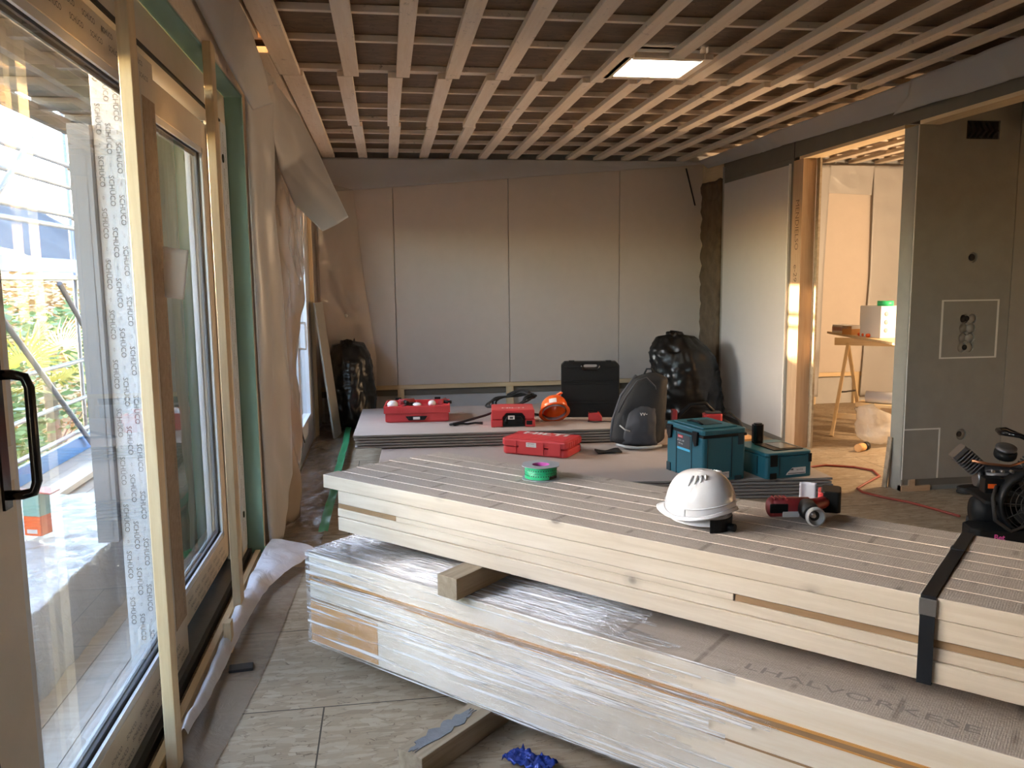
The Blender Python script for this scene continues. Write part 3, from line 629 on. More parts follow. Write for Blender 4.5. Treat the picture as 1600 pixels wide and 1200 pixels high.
def ribbon(name, label, Lp, Rp, nu, nv, amp, mat, seed, sc=6, cat='plastic sheet', hump=0):
    def ip(P, v):
        q = v*(len(P)-1); i = min(int(q), len(P)-2); f = q-i; f2 = f*f*(3-2*f) if 0 else f
        return Vector(P[i])*(1-f2)+Vector(P[i+1])*f2
    def fn(u, v):
        p = ip(Lp, v)*(1-u)+ip(Rp, v)*u
        h = abs(nz(p.x*sc+seed, p.y*sc*.6, seed))*.8+abs(nz(p.x*sc*2.5, p.y*sc*1.5, seed+3))*.4
        return (p.x+.006*nz(p.y*9, seed), p.y, p.z+amp*h+hump*math.sin(math.pi*u))
    return tag(MB().sheet(nu, nv, fn).build(name, mat), label, cat)
ribbon('floor_film', 'flat brownish film strip lying on the floor along the near door', [(-.765,1.2,.003),(-.765,4.35,.003)], [(-.66,1.2,.003),(-.61,2.15,.003),(-.57,2.53,.003),(-.535,2.83,.003),(-.50,3.28,.003),(-.48,3.8,.003),(-.46,4.3,.003)], 16, 120, .007, M['filmfl'], 5, 3)
ribbon('floor_film', 'white curled film edge lying on the floor below the green reveal', [(-.66,4.50,.10),(-.69,4.10,.07),(-.695,3.80,.06),(-.70,3.50,.06),(-.70,3.10,.05),(-.70,2.62,.04)], [(-.42,4.45,.03),(-.51,4.20,.03),(-.60,3.98,.03),(-.625,3.72,.03),(-.645,3.48,.03),(-.66,3.02,.02),(-.675,2.62,.03)], 12, 90, .035, M['filmw'], 8, 5, hump=.02)
o = MB().sheet(3, 80, lambda u, v: (-.43+.055*u+.012*nz(v*6, 2), 4.75+v*3.5, .052+.01*nz(v*20, u*2))).build('tape_strip', M['tapedk']); tag(o, 'printed green tape strip running along the floor toward the far corner', 'tape')
o = MB().sheet(8, 8, lambda u, v: (-.69+.10*u, 4.40+v*.16, .055+.03*nz(u*3, v*3)-.03*u)).build('tape_scrap', M['tapeg']); tag(o, 'scrap of bright green tape at the foot of the green reveal', 'tape')
# black bin bags
def bin_bag(label, loc, rx, ry, h, seed, lean=(0,0), neck=.55, squash=1):
    r = random.Random(seed); n, m = 56, 60; vs = []; fs = []
    for j in range(m+1):
        v = j/m; z = h*v; prof = (1-(1-min(1, v*6))**2)**.5*(1-.06*v) if v < .75 else (1-.06*v)*(1-(1-neck)*((v-.75)/.25)**1.3)
        if v > .96: prof *= .5
        for i in range(n):
            a = 2*math.pi*i/n; d = Vector((math.cos(a), math.sin(a), 0))
            k = 1+.16*nz(d.x*1.6+seed, d.y*1.6, v*2.6)+.09*(1-2*abs(nz(d.x*4+seed, d.y*4, v*6)))+.05*(1-2*abs(nz(d.x*8+3, d.y*8+seed, v*13)))
            vs.append((d.x*rx*prof*k+lean[0]*v*v, d.y*ry*prof*k+lean[1]*v*v, max(.0, z+(.035*nz(a*2, seed, 5) if v > .8 else 0))))
    for j in range(m):
        for i in range(n): k = (i+1)%n; fs.append((j*n+i, j*n+k, (j+1)*n+k, (j+1)*n+i))
    fs.append(list(range(n))[::-1]); fs.append([m*n+i for i in range(n)])
    o = MB().add(vs, fs, 0, None, True).build('bin_bag', M['bagk'], None, T(*loc)); return tag(o, label, 'bin bag')
bin_bag('tall black bin bag standing in the far left corner', (-.37, 8.40, .004), .21, .23, .89, 4, (-.03, .12), .62)
bin_bag('shiny black bin bag leaning at the right end of the back wall', (3.05, 7.93, .004), .31, .26, .94, 13, (-.16, .1), .50)
# ================================================================== TIMBER
U = Vector((.70, -.714, 0)).normalized(); N = Vector((-U.y, U.x, 0)); O0 = Vector((-.258, 3.24, 0))
def sn(s, n, z=0): p = O0+U*s+N*n; return Vector((p.x, p.y, z))
ANG = math.atan2(U.y, U.x)
# upper pile: four layers of seven boards; layer thickness .0525
ZT, TH = .742, .0525
ends = [-.015, .0, -.006, .009, .012, .054, .075]
nW = .084
posn = ['front edge', 'second from the front', 'third from the front', 'middle', 'third from the back', 'second from the back', 'back edge']
for i in range(7):
    n0 = i*nW
    o = MB().box(0, 4.0-rnd.uniform(0, .04), .0015, nW-.0015, 0, TH, [0,1,0,0,0,0]).build('timber_board', [M['pine'], M['sawn']], None, Matrix.Translation(sn(ends[i], n0, ZT-TH+rnd.choice((0,0,-.001)) )) @ Matrix.Rotation(ANG, 4, 'Z'), .0025, 2)
    lb = {0: 'pale sawn board in the top layer of the timber pile, nearest the camera', 6: 'pale sawn board at the back edge of the pile top, below the plasterboards'}.get(i, 'sawn board in the top layer of the timber pile, %s' % posn[i])
    tag(o, lb, 'board')
names = {1: ('second layer down', .062), 2: ('third layer down', .052), 3: ('bottom layer', .060)}
for L_ in (1, 2, 3):
    z = ZT-TH*(L_+1)-.0015*L_; st = names[L_][1]
    for i in range(7):
        inner = i not in (0,)
        dn = {1: .006, 2: .012, 3: .004}[L_] if i == 0 else 0
        M_ = Matrix.Translation(sn(st+(rnd.uniform(-.01, .02) if inner else 0), i*nW, z)) @ Matrix.Rotation(ANG, 4, 'Z')
        o = MB()
        if L_ == 2 and i == 0:
            # waney upper edge: cut back for two stretches
            o.box(0, 3.94, dn, nW-.0015, 0, TH*.60); o.box(.32, 1.62, dn, nW-.0015, TH*.60, TH); 
        else: o.box(0, 3.94, .0015+dn, nW-.0015, 0, TH)
        o = o.build('timber_board', [M['pine'], M['sawn']], None, M_, .002, 1)
        if L_ == 2 and i == 0:
            for a, b in ((0, .318), (1.622, 3.94)): MB().box(a, b, dn+.004, nW-.0015, TH*.61, TH-.001).build('waney_edge', M['waney'], o, bevel=.001, seg=1)
        if i == 0: tag(o, {1: 'pale board facing the camera in the second layer of the timber pile', 2: 'board with brown waney edge in the third layer of the timber pile', 3: 'pale board at the bottom front of the upper timber pile'}[L_], 'board')
        else: tag(o, 'pale board inside the upper timber pile, behind its front boards', 'board', 'boards inside the upper timber pile')
# steel strap round the upper pile
ss = 2.155; zt, zb = ZT+.0012, ZT-4*TH-.008
st = thing('steel_strap', 'dark steel strap bound tight around the upper timber pile', 'strap', tuple(sn(ss, 0, 0)), ANG)
a = MB(); w = .0165; t_ = .0016; W_ = 7*nW
a.box(-w, w, -t_, W_+t_, zt, zt+t_); a.box(-w, w, -t_-.001, .0, zb, zt+t_); a.box(-w, w, W_, W_+t_+.001, zb, zt+t_); a.box(-w, w, -t_, W_+t_, zb, zb+t_)
a.build('strap_band', M['strap'], st); MB().box(-.019, .019, -.006, -.0022, zt-.047, zt-.006).build('strap_seal', M['steel'], st, bevel=.001)
MB().box(-.018, .018, .40, .43, zt+t_, zt+t_+.003).build('strap_clip', M['strap'], st)
# bearers between the piles
zb2 = .452
for s, lb in ((.745, 'rough grey wood bearer sticking out between the two timber piles'), (3.3, 'rough wood bearer under the far right end of the upper timber pile')):
    o = beam('wood_bearer', sn(s, -.13, zb2+.0378), sn(s, .62, zb2+.0378), .085, .074, M['oldwood']); tag(o, lb, 'bearer')
M['resin'] = plain('orange_resin', (.60,.30,.09), .5)
# lower wrapped package: 3 layers x 2 glued beams
PO = sn(-.02, -.085)   # front left corner of the package
def pn(s, n, z): p = PO+U*s+N*n; return Vector((p.x, p.y, z))
lay = [(.082, .178, 'bottom'), (.262, .086, 'middle'), (.350, .100, 'top')]
for z0, h_, nm in lay:
    for j in range(2):
        o = MB().box(0, 4.2, j*.335+.004, j*.335+.331, z0, z0+h_-.003, [0,1 if nm == 'top' else 0,0,0,0,0]).build('timber_beam', [M['pine_l'], M['sawn']], None, Matrix.Translation(pn(0, 0, 0)) @ Matrix.Rotation(ANG, 4, 'Z'), .003, 2)
        if j == 0: tag(o, {'bottom': 'deep pale beam at the bottom front of the wrapped timber package', 'middle': 'narrow pale beam in the middle of the wrapped package front', 'top': 'pale beam along the top front edge of the wrapped package'}[nm], 'beam')
        else: tag(o, {'bottom': 'bottom beam at the hidden back of the wrapped timber package', 'middle': 'middle beam at the hidden back of the wrapped timber package', 'top': 'grey-topped beam in the back row of the wrapped package'}[nm], 'beam')
        if j == 0 and nm == 'bottom':
            MB().box(.003, .375, .0015, .004, z0+.006, z0+h_-.01).build('brown_edge_panel', M['cardboard'], o)
        if j == 0 and nm != 'bottom':
            w_ = 1 if nm == 'top' else .35
            MB().box(0, 4.2, .0012, .004, z0-.009*w_, z0+.005*w_).build('glue_line', M['waney'], o)
            if nm == 'top':
                MB().box(0, 4.2, .0005, .004, z0+.005, z0+.012).build('resin_line', M['resin'], o); MB().box(0, 4.2, .0005, .004, z0-.014, z0-.009).build('resin_line', M['resin'], o)
# pencil scribble on the grey beam top
mb = MB(); put_text(mb, 'LHALVORKESE', .05, frame3(pn(2.02, .075, .4475), U, N), wide=1.75); o = mb.build('pencil_lettering', plain('faint_pencil', (.27,.24,.21), .8));
o.parent = [q for q in bpy.data.objects if q.get('label', '').startswith('pale beam along the top front')][0]; o.matrix_parent_inverse = o.parent.matrix_basis.inverted()
# stretch film around the left part of the package
mb = MB(); Lf = 2.15; g = .004
def fpt(s, q):
    # q runs up the front then over the top
    zl, zh, W2 = .078, .4515, .675
    tot = (zh-zl)+W2; d = q*tot
    rip = .0025*nz(s*2.5, d*45, 1)
    if d < zh-zl: return (s, -g+min(0, rip), zl+d)
    return (s, d-(zh-zl), zh+.0005+max(0, rip))
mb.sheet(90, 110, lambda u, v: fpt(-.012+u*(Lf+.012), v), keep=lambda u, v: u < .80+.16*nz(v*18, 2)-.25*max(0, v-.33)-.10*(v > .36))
o = mb.build('stretch_film', M['foil'], None, Matrix.Translation(pn(0, 0, 0)) @ Matrix.Rotation(ANG, 4, 'Z')); tag(o, 'clear stretch film with painted white highlight streaks, wrapped over the lower timber package', 'stretch film')
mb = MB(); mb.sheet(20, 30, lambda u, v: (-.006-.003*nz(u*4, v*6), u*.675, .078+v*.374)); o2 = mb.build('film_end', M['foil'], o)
# floor bearers with grey mortar
for s, q0, lb in ((.84, -.42, 'wood bearer with grey mortar stains poking out under the wrapped package'), (3.2, -.05, 'wood bearer under the right end of the wrapped package')):
    o = beam('wood_bearer', sn(s, q0, .041), sn(s, .55, .041), .10, .078, M['oldwood'] if s > 2 else M['osbbeam'] if 'osbbeam' in M else M['oldwood']); tag(o, lb, 'bearer')
    if s < 2:
        r = random.Random(5)
        mb = MB(); pts = [(.0,.02),(.05,-.005),(.11,.012),(.16,-.008),(.22,.02),(.27,.0),(.30,.03),(.26,.05),(.2,.045),(.15,.06),(.09,.048),(.04,.062),(.0,.05)]
        nn = 60; poly = [(.16+.15*math.cos(2*math.pi*k/nn)*(1+.35*nz(k*.35, 2)+.15*nz(k*1.3, 5)), .006+.026*math.sin(2*math.pi*k/nn)*(1+.7*nz(k*.5, 7)+.3*nz(k*1.7, 3))) for k in range(nn)]
        mb.prism(poly, .0392, .0415, 'z'); mb.build('mortar_stain', plain('dried_mortar', (.20,.21,.23), .9, 0, .6, 60, .4), o)
mb = MB(); mb.sheet(24, 14, lambda u, v: (.16*u, .075*v+.01*nz(u*5, v*3), .012+.03*abs(nz(u*7, v*6, 2))+.012*abs(nz(u*17, v*15)))); o = mb.build('foil_wrapper', M['bluef'], None, Matrix.Translation(sn(1.02, -.20, 0)) @ Matrix.Rotation(ANG+.1, 4, 'Z'), solid=.002); tag(o, 'crumpled dark blue foil wrapper on the floor under the package', 'wrapper')
# ================================================================== PLASTERBOARD STACKS
def sheets(n, poly_fn, z0, th, labels, grp, gap=.004):
    for k in range(n):
        P = poly_fn(k); o = MB().prism(P, 0, th, 'z')
        # paper faces with a darker cut edge
        for q in range(len(o.f)): o.m[q] = 0 if q < 2 else 1
        o = o.build('plasterboard', [M['sheet'], M['core']], None, T(0, 0, z0+k*(th+gap)), .0012, 1); tag(o, labels(k, n), 'plasterboard')
ordn = ['lowest', 'second from the bottom', 'third from the bottom', 'fourth from the bottom', 'fifth from the bottom', 'sixth from the bottom', 'topmost', 'topmost']
fs = lambda k: (lambda j: [(-.115+j, 5.42+j), (2.965+j, 5.075+j*.5), (3.05+j, 6.62), (2.6, 6.95), (-.02+j, 8.02)])(rnd.uniform(-.012, .012))
sheets(6, fs, .006, .0145, lambda k, n: 'brownish plasterboard sheet, %s of the front stack under the blue cases' % (ordn[k] if k < n-1 else 'topmost'), None, .0085)
rs = lambda k: (lambda j: [(-.29+j, 6.66), (2.10, 6.52+j*.4), (2.24, 8.0), (-.25+j, 8.06)])(rnd.uniform(-.012, .012))
sheets(5, rs, .147, .0145, lambda k, n: 'brownish plasterboard sheet, %s of the rear stack under the red cases' % (ordn[k] if k < n-1 else 'topmost'), None, .0085)
ZF, ZR = .006+5*.023+.0145+.001, .147+4*.023+.0145+.001
# ================================================================== TOOLS AND CASES
def rbox(mb, x0, x1, y0, y1, z0, z1, ch, mi=0, M_=None):
    # box with chamfered vertical edges
    return mb.prism([(x0+ch,y0),(x1-ch,y0),(x1,y0+ch),(x1,y1-ch),(x1-ch,y1),(x0+ch,y1),(x0,y1-ch),(x0,y0+ch)], z0, z1, 'z', mi, M_)
# --- open red case on the rear stack
c = thing('tool_case', 'open red tool case full of tools and white domes on the rear stack', 'tool case', (-.05, 7.20, ZR), R_(-4))
W_, D_, H_ = .58, .40, .145
b = MB(); rbox(b, .015, W_-.015, .015, D_-.015, 0, .012, .03)
for a in ((.012,W_-.012,.012,.026),(.012,W_-.012,D_-.026,D_-.012),(.012,.026,.026,D_-.026),(W_-.026,W_-.012,.026,D_-.026)): b.box(*a, .01, .085)
b.build('case_base', M['red'], c, bevel=.004)
b = MB()
for a in ((0,W_,0,.018),(0,W_,D_-.018,D_),(0,.018,.018,D_-.018),(W_-.018,W_,.018,D_-.018)): b.box(*a, .082, H_)
b.box(.018,W_-.018,.018,D_-.018,.10,.108); b.box(.27,.282,.018,D_-.018,.108,.135); b.box(.42,.43,.018,D_-.018,.108,.13); b.box(.018,.27,.2,.21,.108,.13)
b.build('case_tray', M['red'], c, bevel=.003)
for x_ in (.10, .145, .285, .335, .44, .52): MB().box(x_, x_+.008, -.004, .0, .085, .14).build('rib', M['red'], c)
MB().prism([(.19,.055),(.38,.055),(.355,.02),(.215,.02)], -.006, .016, 'y').build('latch', M['blackp'], c, bevel=.002)
MB().box(.255, .315, -.0075, -.0055, .028, .05).build('sticker', M['labelw'], c)
for x_ in (.08, .44): MB().box(x_, x_+.055, D_-.005, D_+.015, .11, .165).build('hinge', M['blackp'], c, bevel=.002)
def inworld(c, p): return c.matrix_basis @ Vector(p)
for p, r, nm, lb in (((.075,.07,.152), .048, 'white_dome', 'large white round dome lying in the left of the open red case'), ((.42,.15,.145), .036, 'white_dome', 'small white round dome lying in the right of the open red case')):
    q = inworld(c, p); o = MB().ball((0,0,0), r, (1,1,.8), 24, 14).build(nm, M['white'], None, T(*q)); tag(o, lb, 'dome')
q = inworld(c, (.29, .06, .148)); o = MB().lathe([(.001,0),(.036,0),(.038,.006),(.03,.013),(.001,.016)], 24, 0).build('white_disc', M['white'], None, T(*q, 0, R_(10))); tag(o, 'flat white disc between the two white domes in the open case', 'disc')
c2 = thing('power_tool', 'red power tool lying in the middle of the open red case', 'power tool', tuple(inworld(c, (.20,.27,.152))), .4)
MB().cyl((-.08,0,0), (.06,0,.0), .025, .02).build('body', M['redd'], c2); MB().tube([(-.03,0,0),(-.05,-.06,0),(-.05,-.11,0)], .017, 8).build('grip', M['blackp'], c2)
c2 = thing('power_tool', 'small red tool lying at the right rim of the open red case', 'power tool', tuple(inworld(c, (.52,.22,.150))), 1.1)
MB().cyl((-.07,0,0), (.05,0,.01), .024, .016).build('body', M['redd'], c2); MB().tube([(-.02,0,0),(-.03,-.05,0),(-.02,-.09,0)], .015, 8).build('grip', M['blackp'], c2)
q = inworld(c, (.16, .12, .125)); o = MB().tube([(0,0,0),(.04,.05,.01),(.1,.04,.005),(.14,.09,.01),(.09,.13,.01),(.02,.1,.01)], .009, 8).build('cable', M['rubber'], None, T(*q)); tag(o, 'black cable curled between the domes in the open red case', 'cable')
# --- second red case, black recess with handle
c = thing('tool_case', 'small closed red tool case with black recess and sticker on the rear stack', 'tool case', (.845, 6.80, ZR), R_(-7))
W_, D_, H_ = .375, .36, .145
b = MB()
b.prism([(0,.0),(W_,0),(W_,D_),(0,D_)], 0, .06, 'z'); b.prism([(.006,.006),(W_-.006,.006),(W_-.006,D_-.006),(.006,D_-.006)], .064, H_, 'z')
body = b.build('case_body', M['red'], c)
cu = MB().prism([(.10,-.01),(.29,-.01),(.29,.085),(.265,.118),(.13,.118),(.10,.085)], -.05, .035, 'y').build('cutter', M['red']); cu.matrix_basis = c.matrix_basis
bpy.context.view_layer.update(); bake(body, [cu]); m_ = body.modifiers.new('bevel', 'BEVEL'); m_.width = .007; m_.segments = 2; m_.limit_method = 'ANGLE'
MB().box(.102, .288, .030, .034, .002, .116).build('recess_panel', M['blackp'], c)
MB().tube([(.125,.01,.03),(.125,-.002,.06),(.14,-.004,.085),(.25,-.004,.085),(.265,-.002,.06),(.265,.01,.03)], .009, 8).build('handle', M['blackp'], c)
MB().box(.145, .20, -.0145, -.0125, .068, .10).build('sticker', M['labelw'], c); MB().box(.158, .187, -.0155, -.0145, .074, .09).build('sticker_print', M['ink'], c)
mb = MB(); put_text(mb, 'HILTI', .05, T(.19, .12, H_+.0006), bold=.03, wide=1.7); mb.build('lettering', M['labelw'], c)
MB().box(.30, .35, -.004, .0, .02, .055).build('latch', M['blackp'], c, bevel=.002)
# --- third red case with HILTI on its lid
c = thing('tool_case', 'closed red tool case with large white lettering on the front stack', 'tool case', (.865, 6.30, ZF), math.atan2(-.30, .45))
W_, D_, H_ = .55, .335, .135
b = MB(); b.prism([(.03,0),(W_-.03,0),(W_,.03),(W_,D_-.03),(W_-.03,D_),(.03,D_),(0,D_-.03),(0,.03)], 0, .062, 'z'); b.build('case_base', M['red'], c, bevel=.012)
b = MB(); b.prism([(.02,-.004),(W_-.02,-.004),(W_+.004,.02),(W_+.004,D_-.02),(W_-.02,D_+.004),(.02,D_+.004),(-.004,D_-.02),(-.004,.02)], .066, .125, 'z'); b.build('case_lid', M['red'], c, bevel=.014)
b = MB()
for k in range(5): b.box(.04, W_-.04, .03+.030*k, .046+.030*k, .1235, .1285)
b.box(.05, W_-.05, .19, D_-.02, .1235, .1275)
for k in range(6): b.box(W_-.006, W_+.008, .04+.045*k, .065+.045*k, .075, .118)
b.box(.05, .13, -.010, .002, .015, .06); b.box(.15, .36, -.010, .002, .012, .112); b.box(.40, .50, -.010, .002, .015, .112); b.box(.03, .13, -.010, .002, .068, .112)
b.build('rib', M['red'], c, bevel=.002)
mb = MB(); put_text(mb, 'HILTI', .115, T(.275, .250, .1283), bold=.035, wide=1.45); mb.build('lettering', M['labelw'], c)
MB().box(.215, .30, -.012, -.0098, .07, .105).build('sticker', M['labelw'], c)
mb = MB(); put_text(mb, 'GERMANY', .013, frame3((.257,-.0126,.095), (1,0,0), (0,0,1))); put_text(mb, 'info.ch service', .010, frame3((.257,-.0126,.080), (1,0,0), (0,0,1))); mb.build('sticker_print', M['ink'], c)
MB().box(.27, .30, D_-.06, D_-.045, .128, .130).build('sticker', M['labelw'], c)
# --- big black case standing upright
c = thing('tool_case', 'large black plastic case standing upright on the rear stack', 'tool case', (1.53, 7.17, ZR), R_(-12))
W_, H_, D_ = .52, .50, .13
b = MB(); r_ = .03
b.prism([(.0,r_),(r_,0),(W_-r_,0),(W_,r_),(W_,H_-r_),(W_-r_,H_),(r_,H_),(0,H_-r_)], 0, D_, 'y'); body = b.build('case_shell', M['blackp'], c)
cu = MB().prism([(.20,.452),(.21,.442),(.315,.442),(.325,.452),(.325,.468),(.315,.478),(.21,.478),(.20,.468)], -.05, D_+.05, 'y').build('cutter', M['red']); cu.matrix_basis = c.matrix_basis
bpy.context.view_layer.update(); bake(body, [cu]); m_ = body.modifiers.new('bevel', 'BEVEL'); m_.width = .008; m_.segments = 2; m_.limit_method = 'ANGLE'
b = MB()
for z_ in (.30, .322, .335, .13, .152, .118): b.box(.03 if z_ in (.322,.13) else .075, W_-(.03 if z_ in (.322,.13) else .075), -.004, .002, z_, z_+.007)
b.box(.035, .19, -.005, .002, .45, .457); b.box(.335, .485, -.005, .002, .45, .457)
b.build('rib', M['blackp'], c, bevel=.0015)
MB().tube([(.185,-.003,.478),(.183,-.003,.45),(.20,-.003,.432),(.325,-.003,.432),(.342,-.003,.45),(.34,-.003,.478)], .007, 8).build('handle', M['blackg'], c)
for x_ in (.07, .40): MB().box(x_, x_+.05, .04, .09, H_, H_+.008).build('latch', M['blackp'], c, bevel=.002)
# --- orange helmet on its side
c = thing('hard_hat', 'orange hard hat lying on its side against the large black case', 'hard hat', (1.42, 6.96, ZR+.128), R_(25), rx=R_(-38), ry=R_(28))
b = MB(); b.lathe([(.108,-.05),(.112,-.02),(.110,.01),(.100,.045),(.078,.075),(.045,.094),(.001,.100)], 28, 0, None, True, False, 1.0, 1.12); b.build('shell', M['orange'], c, solid=.003)
b = MB(); b.lathe([(.106,-.05),(.128,-.056),(.128,-.060),(.104,-.054)], 28, 0, None, True, False, 1, 1.12); b.build('brim', M['orange'], c)
b = MB().lathe([(.098,-.062),(.102,-.03),(.099,-.03),(.095,-.062)], 24, 0, None, True, False, 1, 1.1); b.build('liner', M['greyl'], c)
b = MB(); b.box(-.012,.012,-.11,.11,.093,.106); b.build('crest', M['orange'], c, bevel=.004)
mb = MB(); mb.sheet(8, 3, lambda u, v: (.1135*math.sin(-1.2+u*.55), -.1270*math.cos(-1.2+u*.55), -.035+.045*v)); mb.build('sticker', M['labelw'], c)
# --- black cable coil behind the second case
pts = []
for k in range(150):
    a = k/150*2*math.pi*4.3; rr = .145+.022*math.sin(k*.31)+.012*math.sin(k*1.1); pts.append((rr*1.35*math.cos(a), rr*.55*math.sin(a), .06+.055*math.sin(a+.8)+.012*math.sin(k*.7)+.0002*k))
o = MB().tube(pts, .0095, 8).build('cable_coil', M['rubber'], None, T(1.12, 7.45, ZR+.055)); tag(o, 'coil of thick black cable piled behind the small closed red case', 'cable')
o = MB().tube([(-.42,-.30,.012),(-.30,-.18,.012),(-.1,-.12,.05),(.1,.05,.08),(.3,.12,.02),(.42,.04,.012)], .011, 8).build('cable', M['rubber'], None, T(.93, 7.24, ZR)); tag(o, 'thick black cable trailing left from the coil to the open red case', 'cable')
o = MB().tube([(0,0,0),(.06,.02,.0),(.12,-.01,.0),(.19,.03,.0),(.25,.0,.0)], [.016,.010,.009,.009,.012], 8).build('air_nozzle', M['blackg'], None, T(.54, 6.93, ZR+.016)); tag(o, 'black hose end lying between the open and the closed red case', 'hose end')
# --- charger
c = thing('battery_charger', 'small red charger with black lead in front of the large black case', 'charger', (1.72, 6.93, ZR), R_(-15))
MB().prism([(0,0),(.12,0),(.12,.03),(.09,.075),(.0,.07)], 0, .08, 'y').build('body', M['red'], c, bevel=.006); MB().box(.01,.08,.01,.07,.068,.082).build('slot', M['blackp'], c)
MB().tube([(.01,0,.01),(-.0,-.05,.006),(.06,-.08,.006),(.14,-.04,.006),(.24,-.07,.006),(.32,.0,.006)], .0045, 6).build('lead', M['rubber'], c)
# --- backpack
c = thing('backpack', 'black and grey backpack slumped on the front stack beside the teal case', 'backpack', (1.97, 6.32, ZF), R_(-14))
def bag_pt(u, v):
    a = 2*math.pi*u; z = .60*v
    w = .215*(1-.55*max(0, v-.35)**1.25*1.25) ; dpt = .135*(1-.5*max(0, v-.3)**1.3)
    e = (math.sin(min(1, v*7)*math.pi/2))**.5*(1 if v < .92 else max(.03, (1-v)/.08)**.5); lean = .14*v*v
    ca, sa = math.cos(a), math.sin(a); k = 1+.05*nz(ca*2, sa*2, v*4)+.025*nz(ca*7, sa*7, v*11)
    return (math.copysign(abs(ca)**.75, ca)*w*e*k+lean*.9, math.copysign(abs(sa)**.8, sa)*dpt*e*k+lean*.5, z)
b = MB(); b.sheet(48, 40, bag_pt); b.build('main_body', M['cloth'], c)
b = MB()
def pk(u, v):
    x_ = -.13+.29*u; z_ = .035+.34*v; bul = (math.sin(math.pi*u)**.4)*(math.sin(math.pi*min(.98, v*.9+.06))**.4) if 0 < u < 1 and 0 < v < 1 else 0
    return (x_*(1-.25*v)+.05*v*v, -.10-.065*bul+.05*v*v+.008*nz(x_*20, z_*20), z_)
b.sheet(24, 24, pk); b.build('front_pocket', M['clothg'], c)
MB().tube([(-.14,-.13,.20),(-.10,-.155,.17),(-.06,-.165,.16)], .006, 6).build('elastic_band', M['greyl'], c)
MB().tube([(-.15,-.1,.30),(-.09,-.12,.43),(.0,-.08,.55),(.07,-.05,.57),(.14,-.05,.50),(.17,-.06,.40)], .008, 6).build('piping', M['clothg'], c)
MB().tube([(-.16,-.06,.03),(-.10,-.14,.03),(0,-.165,.025),(.12,-.15,.03),(.19,-.08,.03)], .012, 6).build('bottom_piping', M['greyl'], c)
b = MB(); b.tube([(-.20,-.02,.05),(-.19,-.03,.22),(-.12,.02,.42),(.0,.03,.58)], .016, 6); b.build('shoulder_strap', M['clothg'], c)
MB().tube([(.06,.06,.585),(.08,.06,.63),(.12,.06,.63),(.14,.06,.585)], .008, 6).build('top_handle', M['cloth'], c)
mb = MB(); put_text(mb, 'vv-', .05, frame3((.045,-.168,.30), (1,.1,0), (0,.15,1)), bold=.01); mb.build('logo', M['labelw'], c)
# --- pouch
o = MB().sheet(10, 6, lambda u, v: (.19*u, .09*v+.02*math.sin(u*4), .02+.012*math.sin(u*6+v*2)*(v))).build('pouch', M['rubber'], None, T(1.59, 6.08, ZF+.002, R_(5)), solid=.012); tag(o, 'flat black pouch lying on the front stack beside the backpack', 'pouch')
# --- tall teal case
c = thing('cooler_case', 'tall teal blue tool box with hinged lid on the front stack', 'tool box', (2.045, 5.09, ZF), R_(12))
W_, D_, H_ = .335, .46, .30
def teal_body(W_, D_, H0, H1):
    b = MB(); rbox(b, 0, W_, 0, D_, H0, H1, .012); return b
# local -X face shows the front label; the -Y face is the plain long side
teal_body(W_, D_, 0, .300).build('box_body', M['teal'], c, bevel=.006)
b = MB().box(-.004, W_+.004, -.004, D_+.004, .300, .318); b.build('seal', M['blackp'], c)
b = MB(); rbox(b, -.003, W_+.003, -.003, D_+.003, .318, .352, .014); b.box(.03, W_-.03, .05, D_-.05, .352, .362); b.build('box_lid', M['teal'], c, bevel=.006)
b = MB(); b.box(.10, .24, .14, .32, .362, .366); b.build('lid_recess', M['teald'], c, bevel=.002)
MB().tube([(.09,.15,.364),(.09,.20,.375),(.09,.28,.375),(.09,.33,.364)], .008, 8).build('lid_handle', M['blackp'], c)
for y_ in (.06, .385): MB().prism([(y_-.012,.335),(y_+.05,.335),(y_+.045,.27),(y_+.025,.235),(y_+.0,.245)], -.018, -.002, 'x').build('latch', M['blackp'], c, bevel=.002)
for y_ in (.20,): 
    MB().box(-.0035, -.001, .155, .315, .185, .285).build('label_plate', M['ink'], c, bevel=.001)
    MB().box(-.0045, -.003, .155, .315, .180, .196).build('label_stripe', plain('cyan_stripe', (.10,.55,.80), .4), c)
    MB().box(-.0045, -.003, .245, .305, .262, .280).build('brand_label', plain('red_label', (.75,.05,.06), .4), c)
    mb = MB(); fx = lambda y, z: frame3((-.0052, y, z), (0,-1,0), (0,0,1)); put_text(mb, 'makita', .017, fx(.275, .271), bold=.02); put_text(mb, 'AC-DC 18V', .017, fx(.268, .243), bold=.01); put_text(mb, '40V max', .015, fx(.268, .222), bold=.01); mb.build('lettering', M['labelw'], c)
b = MB(); b.box(-.003, 0, .135, .142, .0, .298); b.box(-.003, 0, .325, .332, .0, .298); b.box(.03, .036, -.003, 0, .02, .295); b.box(.22, .226, -.003, 0, .02, .295)
b.build('rib', M['teald'], c)
for a in ((.27, .315, -.005, .001, .24, .315), (-.006, .001, .40, .45, .0, .06), (.25, .30, -.008, .001, .0, .03)): MB().box(*a).build('corner_catch', M['teald'], c, bevel=.002)
MB().box(.10, .205, -.0018, 0, .02, .062).build('sticker', M['labelw'], c); mb = MB(); put_text(mb, 'ELEKTRO', .018, frame3((.165,-.0024,.048), (1,0,0), (0,0,1))); mb.box(.10, .135, -.0024, -.0018, .035, .06); mb.build('sticker_print', M['ink'], c)
